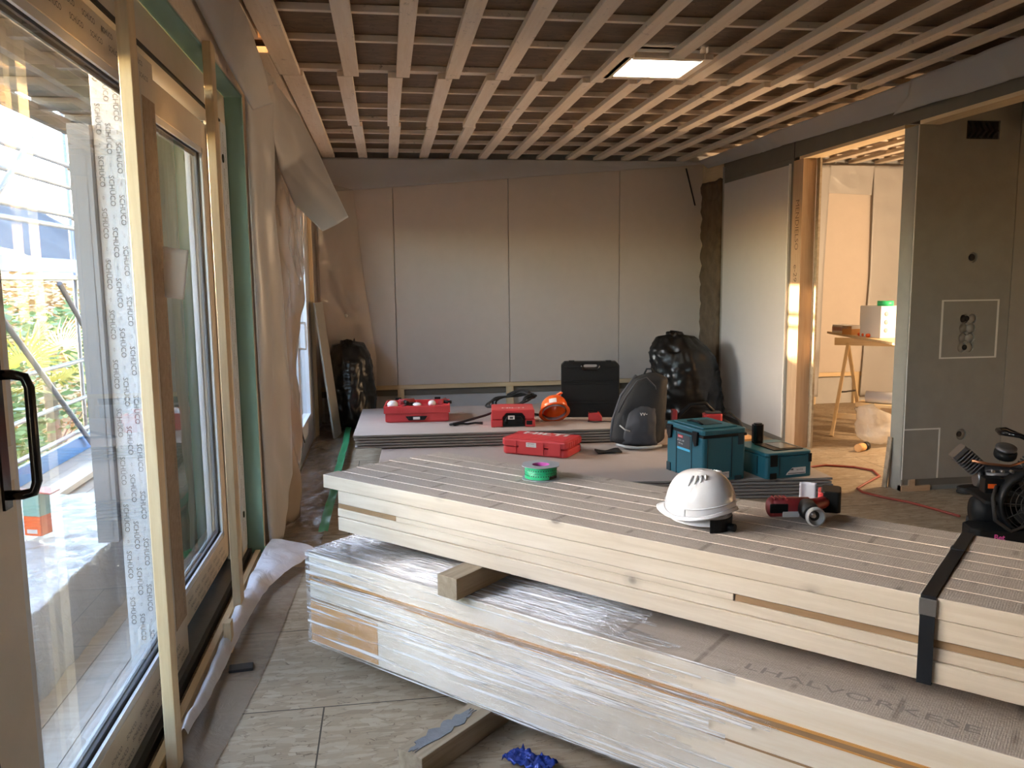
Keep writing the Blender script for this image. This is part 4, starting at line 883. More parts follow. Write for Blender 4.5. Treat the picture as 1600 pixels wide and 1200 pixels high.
# --- low teal case
c = thing('cooler_case', 'low teal tool box with open lid window on the front stack, by the doorway', 'tool box', (2.495, 5.10, ZF), R_(8))
W_, D_ = .36, .42
rbox(MB(), 0, W_, 0, D_, 0, .150, .012).build('box_body', M['teal'], c, bevel=.006)
b = MB(); rbox(b, -.002, W_+.002, -.002, D_+.002, .152, .178, .02); b.build('box_lid', M['teal'], c, bevel=.008)
b = MB(); b.box(.10, .33, .06, .30, .178, .184); b.build('lid_frame', M['blackp'], c, bevel=.002); MB().box(.17, .30, .09, .27, .184, .1865).build('lid_window', M['lcd'], c)
for a in ((.03, .085, -.006, .001, .085, .165), (.03, .08, -.006, .001, .0, .04), (W_-.03, W_-.005, -.005, .001, .10, .16)): MB().box(*a).build('corner_catch', M['blackp'], c, bevel=.002)
MB().prism([(.16,.10),(.20,.12),(.24,.10),(.22,.145),(.18,.145)], W_, W_+.022, 'x').build('latch', M['blackp'], c, bevel=.002)
MB().prism([(.155,.02),(.165,.035),(.19,.055),(.205,.068),(.31,.068),(.31,.022)], -.0022, -.0005, 'y').build('van_sticker', M['labelw'], c)
mb = MB(); mb.prism([(.185,.052),(.20,.062),(.212,.062),(.212,.050)], -.003, -.0022, 'y'); put_text(mb, 'service', .018, frame3((.262,-.003,.053), (1,0,0), (0,0,1))); mb.box(.17,.305,-.003,-.0022,.026,.031); mb.build('sticker_print', M['ink'], c)
MB().box(.10, .106, -.003, 0, .02, .145).build('rib', M['teald'], c); MB().box(-.003, 0, .10, .106, .02, .145).build('rib', M['teald'], c)
q = c.matrix_basis @ Vector((.155, .345, .179)); o = MB(); rbox(o, -.04, .04, -.03, .03, 0, .135, .015); rbox(o, -.03, .03, -.022, .022, .135, .143, .012); o = o.build('battery_lamp', M['blackg'], None, T(*q, R_(8)), .005); tag(o, 'small black upright device standing on the low teal tool box', 'device')
o = MB().box(0, .16, 0, .16, 0, .14).build('wood_offcut', M['cardboard'], None, T(2.62, 5.78, ZF, R_(8)), .002); tag(o, 'brown box behind the two teal tool boxes', 'box')
# --- nail gun behind the tall teal case
c = thing('nail_gun', 'red and black power tool behind the tall teal tool box', 'power tool', (2.52, 6.25, ZF), R_(-10))
rbox(MB(), -.17, .13, -.05, .05, .0, .17, .02).build('body', M['redd'], c, bevel=.01); rbox(MB(), -.02, .13, -.06, .04, .17, .27, .015).build('motor_housing', M['red'], c, bevel=.008)
MB().box(-.0, .12, -.05, .03, .272, .285).build('top_plate', M['alu'], c, bevel=.003); MB().tube([(-.25,0,.05),(-.24,0,.22),(-.12,0,.34),(.0,0,.35),(.07,0,.28)], .016, 8).build('grip', M['blackp'], c)
MB().cyl((.13,0,.21), (.24,0,.14), .028, .02).build('nozzle', M['rubber'], c); MB().tube([(.13,.02,.25),(.2,.03,.27),(.28,0,.2),(.33,-.02,.08),(.36,-.04,.02)], .010, 8).build('cable', M['rubber'], c)
MB().box(-.27, -.23, -.04, .04, .0, .30).build('battery', M['redd'], c, bevel=.006)
# ================================================================== ON THE TIMBER
zp = ZT+.0005
c = thing('tape_roll', 'roll of bright green printed tape on the timber pile', 'tape', (.566, 3.03, zp), .3); c.scale = (.93, .93, .93)
MB().lathe([(.066,.004),(.066,.054),(.036,.054),(.036,.004),(.066,.004)], 40, 0, cap=False).build('tape', M['tapeg'], c)
b = MB(); prof = [(.083,.0)]
for z_, nm in ((0, 'bottom_liner'), (.0545, 'top_liner')):
    vs = []; b = MB(); poly = []
    for i in range(48): a = 2*math.pi*i/48; rr = .079+.003*math.cos(6*a); poly.append((rr*math.cos(a), rr*math.sin(a)))
    inn = [(.036*math.cos(2*math.pi*i/48), .036*math.sin(2*math.pi*i/48)) for i in range(48)]
    P = [(x_,y_,z_) for x_,y_ in poly]+[(x_,y_,z_) for x_,y_ in inn]+[(x_,y_,z_+.002) for x_,y_ in poly]+[(x_,y_,z_+.002) for x_,y_ in inn]
    F_ = []
    for i in range(48): k = (i+1)%48; F_ += [(96+i,96+k,144+k,144+i),(i,48+i,48+k,k),(i,k,96+k,96+i),(48+k,48+i,144+i,144+k)]
    b.add(P, F_).build(nm, M['greyl'], c)
MB().lathe([(.038,.001),(.038,.056),(.034,.056),(.034,.001),(.038,.001)], 36, 0, cap=False).build('core', M['pink'], c)
b = MB()
for k in range(40):
    a = 2*math.pi*k/40
    for z_ in (.018, .040): b.box(-.0022,.0022,.0660,.0668,z_-.002,z_+.002, 0, Matrix.Rotation(a, 4, 'Z'))
for k in range(6): put_text(b, 'ROTOBLOCK', .009, Matrix.Rotation(k*1.05+.2, 4, 'Z') @ frame3((0,-.0668,.029), (1,0,0), (0,0,1)))
b.box(-.022,.022,-.0672,-.0660,.006,.016, 0, Matrix.Rotation(.35, 4, 'Z')); b.build('tape_print', M['rubber'], c)
# --- white hard hat
c = thing('hard_hat', 'white vented hard hat resting on the timber pile', 'hard hat', (.935, 2.345, zp), R_(128)); c.scale = (.88, .88, .88)
# local +X = peak direction after rotation
def hat(u, v):
    a = 2*math.pi*u; ca, sa = math.cos(a), math.sin(a)
    rx = .126; ry = .108
    z = .058+.138*math.sin(v*math.pi/2); k = math.cos(v*math.pi/2)**.66 if v < 1 else 0
    low = .012*(1-v)**3*math.cos(2*a)
    return (rx*k*ca-.006*v, ry*k*sa, z+low - .010*(1-v)**2*(ca))
b = MB(); b.sheet(64, 24, hat); shell = b.build('shell', M['white'], c, solid=.003)
b = MB()
def brim(u, v):
    a = 2*math.pi*u; p = Vector(hat(u, 0)); ca, sa = math.cos(a), math.sin(a)
    w = .005+.036*max(0, ca)**3; return (p.x+ca*w*v, p.y+sa*(w*.9 if ca < .3 else w*.4)*v, p.z-.012*v*(1+.6*max(0, ca))+.004)
b.sheet(64, 4, brim); b.build('brim', M['white'], c, solid=.003)
b = MB()
for zz, ex in ((.0, .0025), ): b.tube([Vector(hat(k/64, .13))+Vector((math.cos(2*math.pi*k/64)*.001, math.sin(2*math.pi*k/64)*.001, 0)) for k in range(64)], .0024, 6, 0, True)
b.build('rim_ridge', M['white'], c)
for sg in (1, -1):
    b = MB()
    for k in range(4):
        u0 = (.25+.034*k)*sg % 1; p0 = Vector(hat(u0, .50+.05*k)); p1 = Vector(hat((u0+.006*sg) % 1, .74+.02*k)); nrm = p0.normalized()
        b.tube([p0+nrm*.001, (p0+p1)/2+nrm*.0045, p1+nrm*.001], [.003,.0055,.003], 8)
    b.build('vent_ridge', M['white'], c)
for s_ in (-1, 1): MB().box(-.006,.006,min(.1035*s_,.110*s_),max(.1035*s_,.110*s_),.052,.078).build('side_slot', M['white'], c, bevel=.002)
b = MB(); b.lathe([(.096,.020),(.100,.055),(.097,.055),(.093,.020)], 40, 0, None, True, False, 1.12, .93); b.build('headband', M['whitem'], c)
b = MB()
for k in range(-6, 6): 
    a0 = math.pi+k*.13; a1 = a0+.125; b.add([(.112*math.cos(a0),.097*math.sin(a0),.0),(.112*math.cos(a1),.097*math.sin(a1),.0),(.114*math.cos(a1),.099*math.sin(a1),.045),(.114*math.cos(a0),.099*math.sin(a0),.045)], [(0,1,2,3)])
b.build('nape_strap', M['blackp'], c, solid=.004)
MB().cyl((-.108,0,.014), (-.135,0,.014), .0135, .0135, 16).build('ratchet_knob', M['blackp'], c)
MB().box(.085,.105,-.05,.05,.018,.04).build('sweat_band', M['blackp'], c, bevel=.003)
# --- impact driver
c = thing('cordless_driver', 'red and black cordless driver lying on its side on the timber pile', 'power tool', (1.252, 2.33, zp), R_(-8)); c.scale = (.87, .87, .87)
b = MB(); b.cyl((-.09,.03,.042), (.045,.03,.042), .036, .034, 18); b.ball((-.09,.03,.042), .036, (.5,1,1)); b.build('motor_housing', M['redd'], c)
b = MB()
for k in range(4): b.box(-.085+.014*k, -.079+.014*k, .010, .05, .070, .080)
b.build('vent', M['redd'], c); MB().box(-.105,-.04,-.0075,.0,.028,.062).build('rear_cap', M['blackp'], c, bevel=.003); MB().box(-.06,.0,-.0085,-.004,.014,.034).build('label', M['labelw'], c, bevel=.001)
b = MB().cyl((.03,.01,.042), (.025,-.065,.040), .036, .031, 20); b.build('gear_housing', M['rubber'], c); b = MB().lathe([(.018,0),(.032,.0),(.034,.006),(.034,.016),(.028,.020)], 24, 0, frame3((.0245,-.083,.040), (1,0,0), (0,0,1)), cap=False); b.build('nose_ring', plain('grey_nose_ring', (.42,.42,.42), .5), c)
MB().cyl((.025,-.06,.040), (.022,-.088,.040), .012, .007, 12).build('tool_holder', M['steel'], c)
MB().tube([(.03,.03,.04),(.075,.055,.04),(.11,.08,.04),(.14,.105,.042)], [.032,.024,.022,.026], 12).build('grip', M['redd'], c)
rbox(MB(), -.035,.035,-.055,.055,.002,.082,.01).build('battery', M['blackp'], c, T(.165,.125,0,R_(-22)), .005); rbox(MB(), -.04,-.012,-.048,.048,.008,.076,.01).build('battery_clip', M['red'], c, T(.158,.122,0,R_(-22)), .005)
c = MB(); c.sheet(6, 6, lambda u, v: (.055*u, .004*math.sin(u*5), .062*v)); o = c.build('label_tag', M['filmstrip'], None, T(1.37, 2.55, zp, R_(-20)), solid=.0012); tag(o, 'small translucent paper tag standing behind the cordless driver', 'tag')
# ================================================================== COMPRESSOR, HOSE, PIPES
c = thing('air_compressor', 'black wheeled air compressor with round fan guard beside the partition', 'compressor', (3.385, 4.15, .0), R_(-18))
b = MB(); b.lathe([(.001,-.03),(.08,-.02),(.10,.02),(.10,.50),(.08,.54),(.001,.55)], 28, 0, T(-.03,.06,.125) @ Matrix.Rotation(R_(90), 4, 'Y')); b.build('air_tank', M['blackp'], c)
b = MB(); rbox(b, -.06, .48, -.15, .18, .215, .235, .02); b.build('deck', M['blackp'], c, bevel=.006)
for x_, y_ in ((-.02,-.10),(-.02,.17)): MB().cyl((x_, y_, .0), (x_, y_, .06), .025, .02).build('foot', M['rubber'], c)
for y_ in (-.16, .21): MB().lathe([(.03,-.025),(.085,-.025),(.09,-.015),(.09,.015),(.085,.025),(.03,.025)], 28, 0, T(.42, y_, .091) @ Matrix.Rotation(R_(90), 4, 'X'), cap=True).build('wheel', M['rubber'], c)
# fan guard facing the camera
G = T(.185, -.13, .235) @ Matrix.Rotation(R_(90), 4, 'X')
b = MB(); b.lathe([(.170,-.05),(.182,-.05),(.188,.0),(.188,.05),(.17,.06),(.17,.05)], 40, 0, G, True, False); b.build('fan_shroud', M['blackp'], c)
b = MB()
for r_ in (.03,.055,.08,.105,.13,.155): b.tube([(r_*math.cos(2*math.pi*k/40), r_*math.sin(2*math.pi*k/40), .062-.02*(r_/.15)**2) for k in range(40)], .0028, 6, 0, True)
for k in range(12): a = 2*math.pi*k/12; b.tube([(.02*math.cos(a), .02*math.sin(a), .062), (.09*math.cos(a), .09*math.sin(a), .056), (.175*math.cos(a), .175*math.sin(a), .045)], .0028, 6)
bm_ = MB(); bm_.v = [G @ v for v in b.v]; bm_.f = b.f; bm_.m = b.m; bm_.sm = b.sm; bm_.build('fan_guard', M['rubber'], c)
b = MB(); b.lathe([(.001,.0),(.03,.0),(.03,.03),(.001,.035)], 20, 0, G)
for k in range(6):
    a = k*math.pi/3; Mx = G @ Matrix.Rotation(a, 4, 'Z') @ Matrix.Rotation(R_(25), 4, 'X'); b.box(.025, .135, -.03, .03, .01, .014, 0, Mx)
b.build('fan', M['rubber'], c)
# motor behind, finned
b = MB(); b.cyl((-.02,.03,.33), (.30,.03,.33), .062, .062, 24)
for k in range(16): a = 2*math.pi*k/16; b.box(-.02,.18,-.003,.003,.06,.078, 0, T(0,.03,.33) @ Matrix.Rotation(a, 4, 'X'))
b.build('motor', M['alu'], c); MB().box(-.06,.04,-.12,-.04,.275,.36).build('terminal_box', M['blackp'], c, bevel=.004); MB().box(-.045,.0,-.1225,-.120,.305,.33).build('warning_label', M['orange'], c)
MB().cyl((-.035,.03,.33), (-.06,.03,.33), .058, .05, 20).build('motor_cap', M['alu'], c)
# cylinder heads with fins (V shape)
for ang, off, nm in ((-48, (-.05,.04,.385), 'cylinder'), (38, (.22,.06,.37), 'cylinder')):
    Mx = T(*off) @ Matrix.Rotation(R_(ang), 4, 'Y'); b = MB(); b.cyl((0,0,0), (0,0,.11), .032)
    bb = MB(); bb.lathe([(.032,-.03),(.032,.12)], 18, 0, Mx)
    for k in range(7): rbox(bb, -.052,.052,-.05,.05,.0+.018*k,.007+.018*k,.012, 0, Mx)
    rbox(bb, -.048,.048,-.046,.046,.125,.15,.01, 0, Mx); bb.build(nm, M['alu'], c, bevel=.001, seg=1)
MB().tube([(-.10,-.02,.44),(-.02,-.03,.425),(.1,-.03,.415),(.2,-.02,.45)], .008, 8).build('copper_pipe', plain('copper_pipe', (.55,.25,.14), .35, .9), c)
MB().lathe([(.001,0),(.055,0),(.06,.01),(.06,.035),(.045,.05),(.001,.05)], 24, 0, T(.12,.10,.44,0,R_(20))).build('air_filter', M['blackp'], c); MB().lathe([(.02,0),(.056,0),(.056,.012),(.02,.014)], 24, 0, T(.118,.082,.491,0,R_(20))).build('filter_ring', M['alu'], c)
b = MB(); b.tube([(.50,-.12,.23),(.44,-.12,.42),(.26,-.10,.54),(.12,-.08,.60),(.07,-.06,.605),(.05,0,.60),(.07,.09,.60),(.12,.12,.60),(.26,.13,.54),(.44,.14,.42),(.50,.14,.23)], .014, 10); b.build('handle', M['blackg'], c)
MB().tube([(.0,-.12,.32),(-.03,-.16,.26),(-.02,-.18,.14),(.06,-.19,.08),(.15,-.18,.12),(.17,-.16,.25)], .011, 8).build('hose_loop', M['rubber'], c)
for k in range(3): MB().cyl((-.02+.05*k,-.09,.40),(-.02+.05*k,-.12,.40), .009, .009, 10).build('fitting', M['steel'], c)
mb = MB(); put_text(mb, 'Bet', .045, frame3((.0,-.2005,.045), (1,0,0), (0,0,1)), bold=.03, wide=.9); mb.build('logo', M['pink'], c)
rbox(MB(), -.14, .46, -.20, .0, .0, .085, .04).build('base_pad', M['blackp'], c, bevel=.012)
o = MB().tube([(3.0,5.72,.009),(3.25,5.90,.009),(3.40,5.93,.009),(3.58,5.83,.009),(3.66,5.70,.009),(3.60,5.52,.009),(3.40,5.36,.009),(3.24,5.22,.009),(3.22,5.12,.009),(3.28,4.97,.009),(3.37,4.83,.009),(3.43,4.65,.009),(3.45,4.45,.02)], .0085, 8).build('air_hose', M['hose'], None); tag(o, 'thin red air hose snaking across the floor to the compressor', 'hose')
pts = []
for k in range(70): a = k/70*2*math.pi*3; pts.append((.13*math.cos(a)+.005*math.sin(k), .07*math.sin(a), .012+.00045*k))
o = MB().tube(pts, .011, 8).build('conduit_coil', M['rubber'], None, T(3.98, 4.98, 0)); tag(o, 'coil of black corrugated conduit on the floor behind the compressor', 'conduit')
for k in range(5):
    x_ = 4.19+.055*k; pts = [(x_+.10-.25, 3.9, 2.70-.0*k), (x_-.03, 4.5, 2.71), (x_+.0, 4.85, 2.66), (x_+.03, 4.97, 2.55), (x_+.045+.004*k, 5.0, 2.40+.015*((k*7) % 3))]
    o = MB().tube(pts, .019, 10).build('conduit', M['rubber'], None); tag(o, 'black corrugated conduit hanging from the ceiling above the compressor', 'conduit', 'bundle of black conduits at the ceiling')
o = MB().box(0, .012, 0, .045, 0, .36).build('leaning_board', M['oldwood'], None, T(3.455, 5.22, .004, R_(2), 0, R_(5)), .001); tag(o, 'narrow board offcut leaning at the foot of the doorway jamb', 'board')

# ================================================================== OTHER ROOM
c = thing('trestle', 'pale wooden folding trestle holding the table top in the far room', 'trestle', (4.42, 7.32, 0), 0)
beam('cross_beam', (-.12,.10,.862), (.62,-.42,.862), .05, .07, M['pine_y'], c)
ax = Vector((.74,-.52,0)).normalized()
for q in (0, 1):
    off = ax*(.62*q)
    for f_, nm in (((-.33,-.27,0), 'leg'), ((.27,.22,0), 'leg')):
        p0 = Vector(f_)+off; p1 = Vector((-.02,.03,.84))+off; beam(nm, p0, p1, .055, .028, M['pine_y'], c, up=(ax.x, ax.y, 0))
for s_, f_ in ((-1, (-.33,-.27,0)), (1, (.27,.22,0))):
    t_ = .22; p0 = Vector(f_)*(1-t_)+Vector((-.02,.03,.84))*t_; beam('stretcher', p0, p0+ax*.62, .02, .05, M['pine_y'], c)
MB().tube([(-.20,-.14,.40),(-.05,-.01,.38),(.13,.12,.37)], .008, 6).build('spreader_strap', M['rubber'], c)
o = MB().box(0, .62, -1.75, 0, 0, .022).build('table_top', M['pine_y'], None, T(4.50, 7.92, .902, R_(-9)), .002); o.name = 'table_top'; tag(o, 'pale wooden work table top on trestles in the far room', 'table top')
zt2 = .925
def onT(x_, y_): p = o_t @ Vector((x_, y_, 0)); return (p.x, p.y, zt2)
o_t = T(4.50, 7.92, 0, R_(-9))
c = thing('monitor', 'small white framed screen standing on the far work table', 'screen', onT(.20, -.38), R_(22))
b = MB(); b.box(0,.30,0,.03,.02,.27); b.build('screen_frame', M['white'], c, bevel=.004); MB().box(.02,.28,-.002,.0,.045,.25).build('screen', M['lcd'], c); MB().box(.08,.22,-.04,.08,0,.02).build('stand', M['blackp'], c, bevel=.003)
c = thing('carton', 'tall white carton at the right end of the far work table', 'box', onT(.10, -1.02), R_(10)); MB().box(0,.30,0,.26,0,.29).build('box_body', M['paper'], c, bevel=.003); 
mb = MB()
for k in range(3): mb.lathe([(.001,0),(.022,0),(.022,.001),(.001,.001)], 16, 0, frame3((.06,-.0015,.07+.075*k), (1,0,0), (0,0,1)))
mb.build('printed_mark', M['greyl'], c)
q = onT(.18, -.92); o = MB().lathe([(.035,0),(.07,0),(.07,.045),(.035,.045),(.035,0)], 24, 0, cap=False).build('tape_roll', M['tapeg'], None, T(q[0], q[1], zt2+.291)); tag(o, 'green tape roll lying on top of the white carton', 'tape')
c = thing('carton', 'small red and white carton near the left end of the far table', 'box', onT(.06, -.30), R_(25)); MB().box(0,.12,0,.14,0,.08).build('box_body', M['paper'], c, bevel=.002); MB().box(.0,.121,-.001,.141,.02,.06).build('red_band', M['orange'], c)
c = thing('carton', 'second low carton with reddish side standing before the small screen', 'box', onT(.03, -.55), R_(15)); MB().box(0,.15,0,.12,0,.085).build('box_body', M['cardboard'], c, bevel=.002); MB().box(.0,.151,-.001,.121,.055,.0855).build('white_lid', M['paper'], c)
for k in range(5):
    q = onT(.04+.02*(k % 2), -.72-.045*k); o = MB().ball((0,0,.018), .018, (1.3,1,1), 12, 8).build('ear_plug', M['orange'], None, T(*q)); tag(o, 'small orange-brown piece lying at the front edge of the far table', 'small part', 'orange pieces along the table edge')
o = MB().cyl((0,0,0), (.62,-.62,0), .055, .055, 20).build('film_roll', M['whitem'], None, T(4.47, 7.12, .3565)); tag(o, 'white roll of film lying under the far work table', 'film roll')
o = beam('support_plank', (4.44, 7.20, .285), (5.35, 6.29, .285), .24, .03, M['pine_y']); tag(o, 'pale plank carrying the white roll under the far table', 'plank')
for p in ((4.62, 7.02), (5.2, 6.44)): o = MB().box(-.05,.05,-.05,.05,0,.269).build('wood_block', M['pine_y'], None, T(p[0], p[1], .0, -.7)); tag(o, 'upright wood block carrying the plank under the far table, %s' % ('beside the translucent bag' if p[0] < 5 else 'hidden behind the partition'), 'wood block')
# translucent rubbish bag
n_, m_ = 36, 26; b = MB()
def cb(u, v):
    a = 2*math.pi*u; e = math.sin(min(1, v*3)*math.pi/2)**.6*(1-.25*v) if v < 1 else .0; k = 1+.2*nz(math.cos(a)*2, math.sin(a)*2, v*3)+.1*nz(math.cos(a)*5, math.sin(a)*5, v*8)
    return (.20*e*k*math.cos(a)-.06*v*v, .17*e*k*math.sin(a), .30*v*(1+.25*math.cos(a+2.6)*v))
b.sheet(n_, m_, cb); o = b.build('clear_bag', M['bag_clear'], None, T(4.28, 6.60, .006)); tag(o, 'translucent plastic bag on the floor under the far table', 'bag')
c = thing('tape_roll', 'dark roll of tape on the floor in front of the translucent bag', 'tape', (4.04, 6.42, .036), R_(30)); MB().lathe([(.02,-.03),(.036,-.03),(.036,.03),(.02,.03),(.02,-.03)], 24, 0, Matrix.Rotation(R_(90), 4, 'Y'), cap=False).build('tape', M['blackp'], c); MB().cyl((-.12,0,0), (-.03,0,0), .034, .034, 20).build('brown_tape', M['cardboard'], c)
hang('plastic_sheet', 'warm lit plastic sheet covering the far room wall left of the table', [(3.68,8.80,2.72),(3.68,8.82,1.5),(3.68,8.82,.1)], [(4.97,8.80,2.72),(4.95,8.83,1.5),(4.93,8.83,.1)], .0, M['film'], amp=.02, seed=31, out=(0,-1,0), fr=5)
hang('plastic_sheet', 'warm lit plastic sheet hanging on the far room wall behind the table', [(5.50,8.80,2.72),(5.52,8.83,1.5),(5.46,8.83,.1)], [(6.5,8.80,2.72),(6.5,8.83,1.5),(6.5,8.83,.1)], .0, M['film'], amp=.025, seed=35, out=(0,-1,0), fr=5)
hang('plastic_sheet', 'band of plastic sheet along the top of the far room wall', [(4.97,8.80,2.72),(4.97,8.83,2.42)], [(5.50,8.80,2.72),(5.50,8.83,2.40)], .0, M['film'], amp=.015, seed=37, out=(0,-1,0), fr=5)

c = thing('fill_lamp', 'added warm fill lamp, unseen behind the partition, brightening the far room', 'lamp', (5.40, 5.80, 1.70))  # added unseen lamp that fills the far room with warm light
MB().lathe([(.001,.06),(.10,.06),(.13,.0),(.12,.0),(.09,.05),(.001,.05)], 28, 0).build('shade', M['whitem'], c); MB().ball((0,0,.02), .04, (1,1,1), 16, 10).build('bulb', emit('fill_bulb', (1,.72,.44), 40), c)
MB().cyl((0,0,.06), (0,0,1.04), .006).build('cord', M['blackp'], c)
ld = bpy.data.lights.new('fill_glow', 'POINT'); ld.energy = 135; ld.color = (1, .70, .42); ld.shadow_soft_size = .12; lo = bpy.data.objects.new('fill_glow', ld); COL.objects.link(lo); lo.parent = c; lo.location = (0, 0, -.16)
# ================================================================== OUTDOORS
M['deck'] = wood('terrace_planks', (.62,.58,.52), (.48,.44,.39), .7, 1, .2, .3)
M['leaf'] = plain('hedge_leaf', (.07,.13,.035), .5, 0, 0, 60, .5); M['leafy'] = plain('autumn_leaf', (.30,.19,.08), .5, 0, 0, 60, .4); M['palmy'] = plain('palm_leaf', (.50,.46,.10), .4, 0, 0, 60, .3)
M['bark'] = plain('bark', (.12,.09,.06), .9)
t = NT('hillside_grass'); v = t.coords((1,1,1), rnd=False); cc = t.ramp(t.noise(v, .25, 6, .7), [(.3,(.12,.11,.04)), (.5,(.30,.19,.09)), (.7,(.42,.28,.16))]); M['hill'] = t.done(t.bsdf(cc, .9))
t = NT('mountain_rock'); v = t.coords((1,1,1), rnd=False); cc = t.ramp(t.noise(v, .03, 7, .65), [(.35,(.020,.026,.042)), (.55,(.030,.038,.056)), (.75,(.045,.05,.064))]); M['mount'] = t.done(t.bsdf(cc, 1))
g = MB(); g.sheet(50, 50, lambda u, v: (-2.98-u*40, -10+v*70, -3.2-.6*math.sin(u*9)+.3*nz(u*20, v*30)+u*u*3)); struct(g.build('ground', M['hill']))
g = MB(); g.sheet(40, 40, lambda u, v: (-12-u*60, 14+v*90+u*20, -3+ (u*14)*(1+.25*nz(u*4, v*6))+1.5*nz(u*9, v*12))); o = g.build('hillside', M['hill']); struct(o)
g = MB(); g.sheet(60, 40, lambda u, v: (-150-u*300, 150+v*900, -10+(118*(math.sin(min(1,u*1.6)*math.pi/2))*(1+.30*nz(u*3, v*7))*(1-.62*v))+9*nz(u*12, v*25))); struct(g.build('mountain', M['mount']))
# terrace deck
d = MB()
for k in range(13): d.box(-.985-.15*(k+1)+.004, -.985-.15*k, -2.5, 13, -.14, -.105)
tr = struct(d.build('terrace', M['deck'])); tr.name = 'terrace_floor'
struct(MB().box(-2.95, -1.0, -2.6, 13.1, -.40, -.145).build('terrace_base', M['membrane']))
# scaffold deck / soffit overhead
M['weathered'] = wood('weathered_grey_planks', (.24,.23,.23), (.16,.155,.15), .85, 1.2, .3, .3)
s = MB().box(-2.32, -1.1, -2.4, 12, 2.74, 2.78); sof = struct(s.build('soffit_deck', M['weathered']))
for k in range(24): beam('joist', (-2.30, -2.0+.58*k, 2.695), (-1.12, -2.0+.58*k, 2.695), .06, .08, M['weathered'], sof)
for x_ in (-2.28, -1.75, -1.30): beam('edge_beam', (x_, -2.3, 2.64), (x_, 12, 2.64), .05, .10, M['weathered'], sof)
# scaffold tubes
def tubeo(lb, p0, p1, r=.024, nm='scaffold_tube', mat='galv', grp=None): o = MB().cyl(p0, p1, r, r, 14).build(nm, M[mat]); return tag(o, lb, 'scaffold tube', grp)
SX = -2.93
tubeo('upright scaffold standard outside, seen through the near door pane', (SX, 8.62, -.4), (SX, 8.62, 4.5))
tubeo('further upright scaffold standard just behind the nearest one', (SX-.75, 10.6, -2.9), (SX-.75, 10.6, 4.5))
tubeo('upright scaffold standard at the left of the door view', (SX, 6.05, -.4), (SX, 6.05, 4.5))
for z_, lb in ((2.60,'highest horizontal scaffold rail outside the near door'), (2.40,'second horizontal scaffold rail, below the highest'), (2.13,'third horizontal scaffold rail from the top'), (2.02,'fourth horizontal scaffold rail, closest above the upper blue board'), (.76,'upper handrail tube of the terrace scaffold'), (.40,'middle rail tube of the terrace scaffold'), (.10,'lowest thin rail tube of the terrace scaffold')):
    tubeo(lb, (SX, -2, z_), (SX, 13, z_), .024 if z_ > 1 else .019)
tubeo('diagonal scaffold brace rising above the upper blue board', (SX+.06, 6.3, 1.78), (SX+.06, 7.55, 2.70)); tubeo('diagonal scaffold brace falling below the upper blue board', (SX+.06, 6.4, 1.50), (SX+.06, 8.4, -.05)); tubeo('second diagonal brace below the upper blue board, beside the standard', (SX+.06, 7.9, 1.50), (SX+.06, 9.4, .3))
o = MB().box(SX-.02, SX+.01, -2, 13, 1.60, 1.725).build('toe_board', M['bluep'], None, None, .003); tag(o, 'blue steel toe board at eye height on the scaffold', 'toe board')
o = MB().box(SX-.75, SX-.01, -2, 13, 1.535, 1.575).build('scaffold_deck', M['alu'], None, None, .003); tag(o, 'metal scaffold deck under the upper blue board', 'scaffold deck')
o = MB().box(SX-.02, SX+.015, -2, 13, -.10, .05).build('toe_board', M['bluep'], None, None, .003); tag(o, 'blue toe board at the outer edge of the terrace', 'toe board')
for z_ in (2.60, 2.13): o = MB().ball((0,0,0), .055, (1,1,.8), 10, 8).build('scaffold_coupler', M['rubber'], None, T(SX, 8.62, z_)); tag(o, 'dark scaffold coupler on the upright standard, %s one' % ('upper' if z_ > 2.3 else 'lower'), 'coupler')
o = beam('loose_plank', (-2.50, 4.6, -.06), (-2.52, 11, -.06), .16, .045, M['pine']); tag(o, 'pale plank lying along the outer part of the terrace', 'plank')
# wrapped bundle on the terrace
for k in range(5): o = beam('timber_plank', (-2.22+.17*k, 2.6, .03), (-2.22+.17*k, 5.25-.05*k, .03), .16, .26, M['pine_y']); tag(o, 'pale timber inside the wrapped bundle on the terrace', 'plank', 'planks in the wrapped terrace bundle')
b = MB()
def wr_(u, v):
    y_ = 2.5+v*2.85; a = u*math.pi; x_ = -1.88-.52*math.cos(a)*(1 if abs(math.cos(a)) < .9 else 1.0); z_ = -.10+.30*min(1, math.sin(a)*2.2); return (x_+.015*nz(u*8, v*16), y_, z_+.02*abs(nz(u*9, v*18, 2))+.008*nz(u*24, v*50))
M['wrapw'] = film('white_wrapping_film', (.72,.78,.88), .68, .12, .3, 0, 1.0, 14)
b.sheet(60, 90, wr_); o = b.build('wrapping_film', M['wrapw']); tag(o, 'shiny crumpled plastic wrapped around the timber bundle on the terrace', 'plastic wrapping')
c = thing('paint_box', 'upright orange and blue-green carton standing on the wrapped terrace bundle', 'carton', (-1.80, 4.42, .225), R_(-20)); c.scale = (.8, .8, .85)
MB().box(-.06,.06,-.05,.05,0,.12).build('lower_part', M['orange'], c, bevel=.003); MB().box(-.06,.06,-.05,.05,.12,.26).build('upper_part', M['green'], c, bevel=.003); MB().box(-.04,.035,-.0515,-.05,.015,.04).build('label', M['labelw'], c); MB().prism([(-.13,0),(.16,-.06),(.13,.06),(.0,.09)], .262, .27, 'z').build('red_lid', M['red'], c)
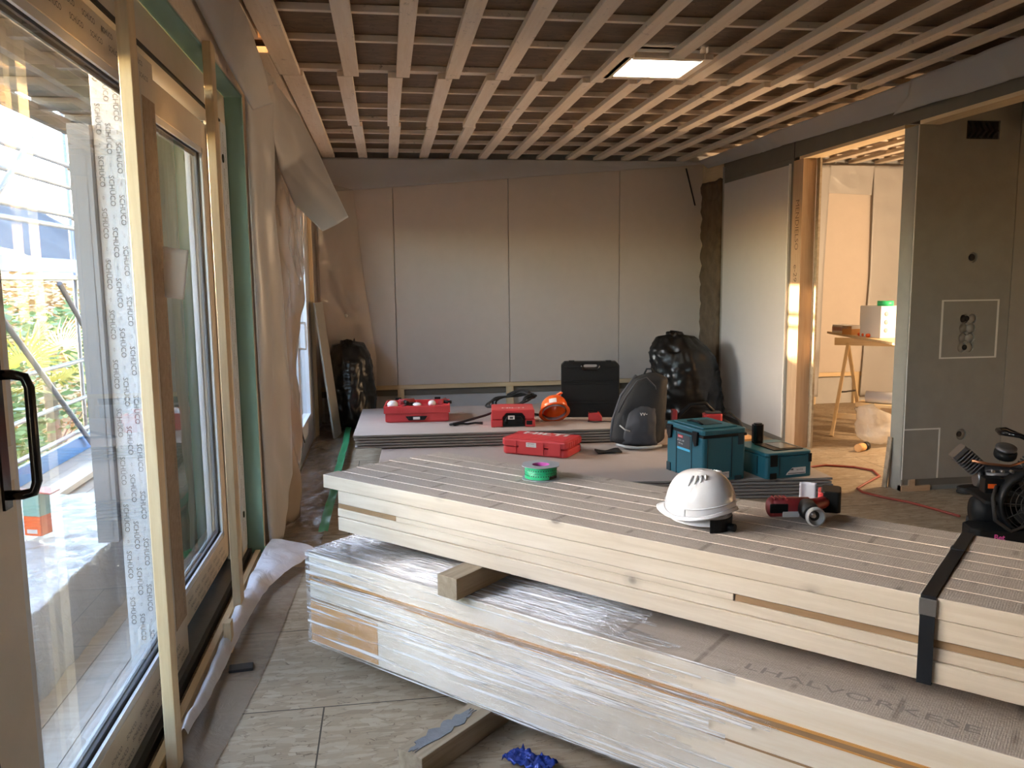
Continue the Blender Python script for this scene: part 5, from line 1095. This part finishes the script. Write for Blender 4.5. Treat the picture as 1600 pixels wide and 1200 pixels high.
# boards leaning outside by the second door
for k in range(3): o = MB().box(0, .018, -.25*k, 1.1-.25*k, 0, 2.58-.05*k).build('outdoor_board', M['greenc'] if k < 2 else M['cladding'], None, T(-1.22-.03*k, 4.85, -.10, 0, 0, R_(-2)), .002); tag(o, ['dark green board leaning outside the second door, innermost', 'dark green board leaning outside the second door, in the middle', 'grey board leaning outside the second door, outermost'][k], 'board')
# bushes: trunk plus many small leaves
def bush(nm, lb, cx, cy, z0, rx, ry, rz, n, mat, size, seed, kind=None, cat='bush', flat=False):
    r = random.Random(seed); c_ = thing(nm, lb, cat, (cx, cy, z0)); b_ = MB()
    for k in range(n):
        while True:
            p = Vector((r.uniform(-1,1), r.uniform(-1,1), r.uniform(-1,1)))
            if p.length < 1: break
        rr = p.length; p = p.normalized()*(rr**.4)*(1+.25*nz(p.x*3+seed, p.y*3, p.z*3)); q = Vector((p.x*rx, p.y*ry, rz+p.z*rz))
        if q.z < -.1: continue
        s_ = size*r.uniform(.6, 1.3); e = Matrix.Rotation(r.uniform(0, 6.3), 3, 'Z') @ Matrix.Rotation(r.uniform(0, 3), 3, 'X')
        b_.add([q+e@Vector((-s_,0,0)), q+e@Vector((0,-s_*.45,0)), q+e@Vector((s_,0,0)), q+e@Vector((0,s_*.45,0))], [(0,1,2,3)])
    b_.build('foliage', mat, c_); s2 = MB(); s2.cyl((0,0,-.5), (0,0,rz*1.2), .05, .02, 8)
    for k in range(6): s2.tube([(0,0,rz*.3), (rx*.4*math.cos(k), ry*.4*math.sin(k), rz*1.0)], .015, 5)
    s2.build('trunk', M['bark'], c_); return c_
bush('bush', 'dark green bush outside in the middle of the door view', -6.2, 15.5, -2.6, 2.0, 2.6, 1.85, 5200, M['leaf'], .09, 1)
bush('bush', 'green bush left of the dark bush behind the scaffold', -6.8, 13.0, -2.7, 1.6, 1.8, 1.6, 3600, M['leaf'], .09, 2)
bush('bush', 'yellowing bush behind the dark green bush', -9.5, 21.5, -2.6, 2.6, 3.6, 2.1, 4200, M['leafy'], .13, 3)
bush('bush', 'tall orange autumn bush at the foot of the hillside', -13, 28.5, -2.5, 3.4, 5, 2.4, 4200, M['leafy'], .18, 4)
def shade_hedge(lb, y0, y1, x_, z1, seed):
    r = random.Random(seed); c_ = thing('shade_hedge', lb, 'shade_hedge', (x_, (y0+y1)/2, -3.0)); b_ = MB(); H = z1+3.0
    for k in range(int(9000*(y1-y0)/8)):
        q = Vector((r.gauss(0, .28), r.uniform(-(y1-y0)/2, (y1-y0)/2), H*r.random()**.55)); 
        if q.z > H*(1-.03*abs(nz(q.y*2, seed))): continue
        s_ = .10*r.uniform(.7, 1.3); e = Matrix.Rotation(r.uniform(0, 6.3), 3, 'Z') @ Matrix.Rotation(r.uniform(0, 3), 3, 'X')
        b_.add([q+e@Vector((-s_,0,0)), q+e@Vector((0,-s_*.5,0)), q+e@Vector((s_,0,0)), q+e@Vector((0,s_*.5,0))], [(0,1,2,3)])
    b_.build('foliage', M['leaf'], c_); s2 = MB(); s2.box(-.18, .18, -(y1-y0)/2, (y1-y0)/2, 0, H*.985); s2.build('sun_block_core', M['leaf'], c_); s2 = MB()  # solid core added so no sun leaks through the leaves
    for k in range(8): y_ = -(y1-y0)/2+(k+.5)*(y1-y0)/8; s2.cyl((0,y_,-.3), (0,y_,H*.9), .05, .02, 7)
    s2.build('stem', M['bark'], c_)
shade_hedge('unseen tall green hedge beside the terrace, out of the direct door view', -3, 9.6, -4.6, 2.02, 5)  # added out of view to hold the low sun off the room
# palm
c = thing('palm', 'yellow lit fan palm leaves outside behind the scaffold rails', 'palm', (-5.3, 13.8, -2.8))
MB().tube([(0,0,-.3),(.05,0,1.2),(0,.05,2.75)], [.14,.11,.09], 12).build('trunk', M['bark'], c)
r = random.Random(9)
for (dx, dy, dz, tilt, az, R0) in ((-.15,-.45,3.1,60,-60,.75),(.1,.35,3.25,55,60,.85),(.2,-.15,2.8,30,-20,.7),(-.1,.0,3.4,80,10,.7),(.15,.55,2.75,20,90,.65),(.0,-.75,2.7,15,-100,.6)):
    b_ = MB(); M0 = Matrix.Translation((dx,dy,dz)) @ Matrix.Rotation(R_(az), 4, 'Z') @ Matrix.Rotation(R_(-tilt), 4, 'Y')
    for k in range(26):
        a = R_(-125+250*k/25); L_ = R0*(1-.15*abs(math.sin(a)))*r.uniform(.92,1.05); d_ = Vector((math.cos(a), math.sin(a), 0)); s_ = Vector((-d_.y, d_.x, 0))*.018
        P = [d_*.05-s_*.4, d_*L_*.5-s_+Vector((0,0,.03)), d_*L_+Vector((0,0,-.10*L_)), d_*L_*.5+s_+Vector((0,0,.03)), d_*.05+s_*.4]
        b_.add(P, [(0,1,2,3,4)], 0, M0)
    b_.build('frond', M['palmy'], c)
    MB().tube([(0,0,2.7), (dx*.5, dy*.5, (2.7+dz)/2+.1), (dx,dy,dz)], .014, 6).build('frond_stalk', M['leaf'], c)
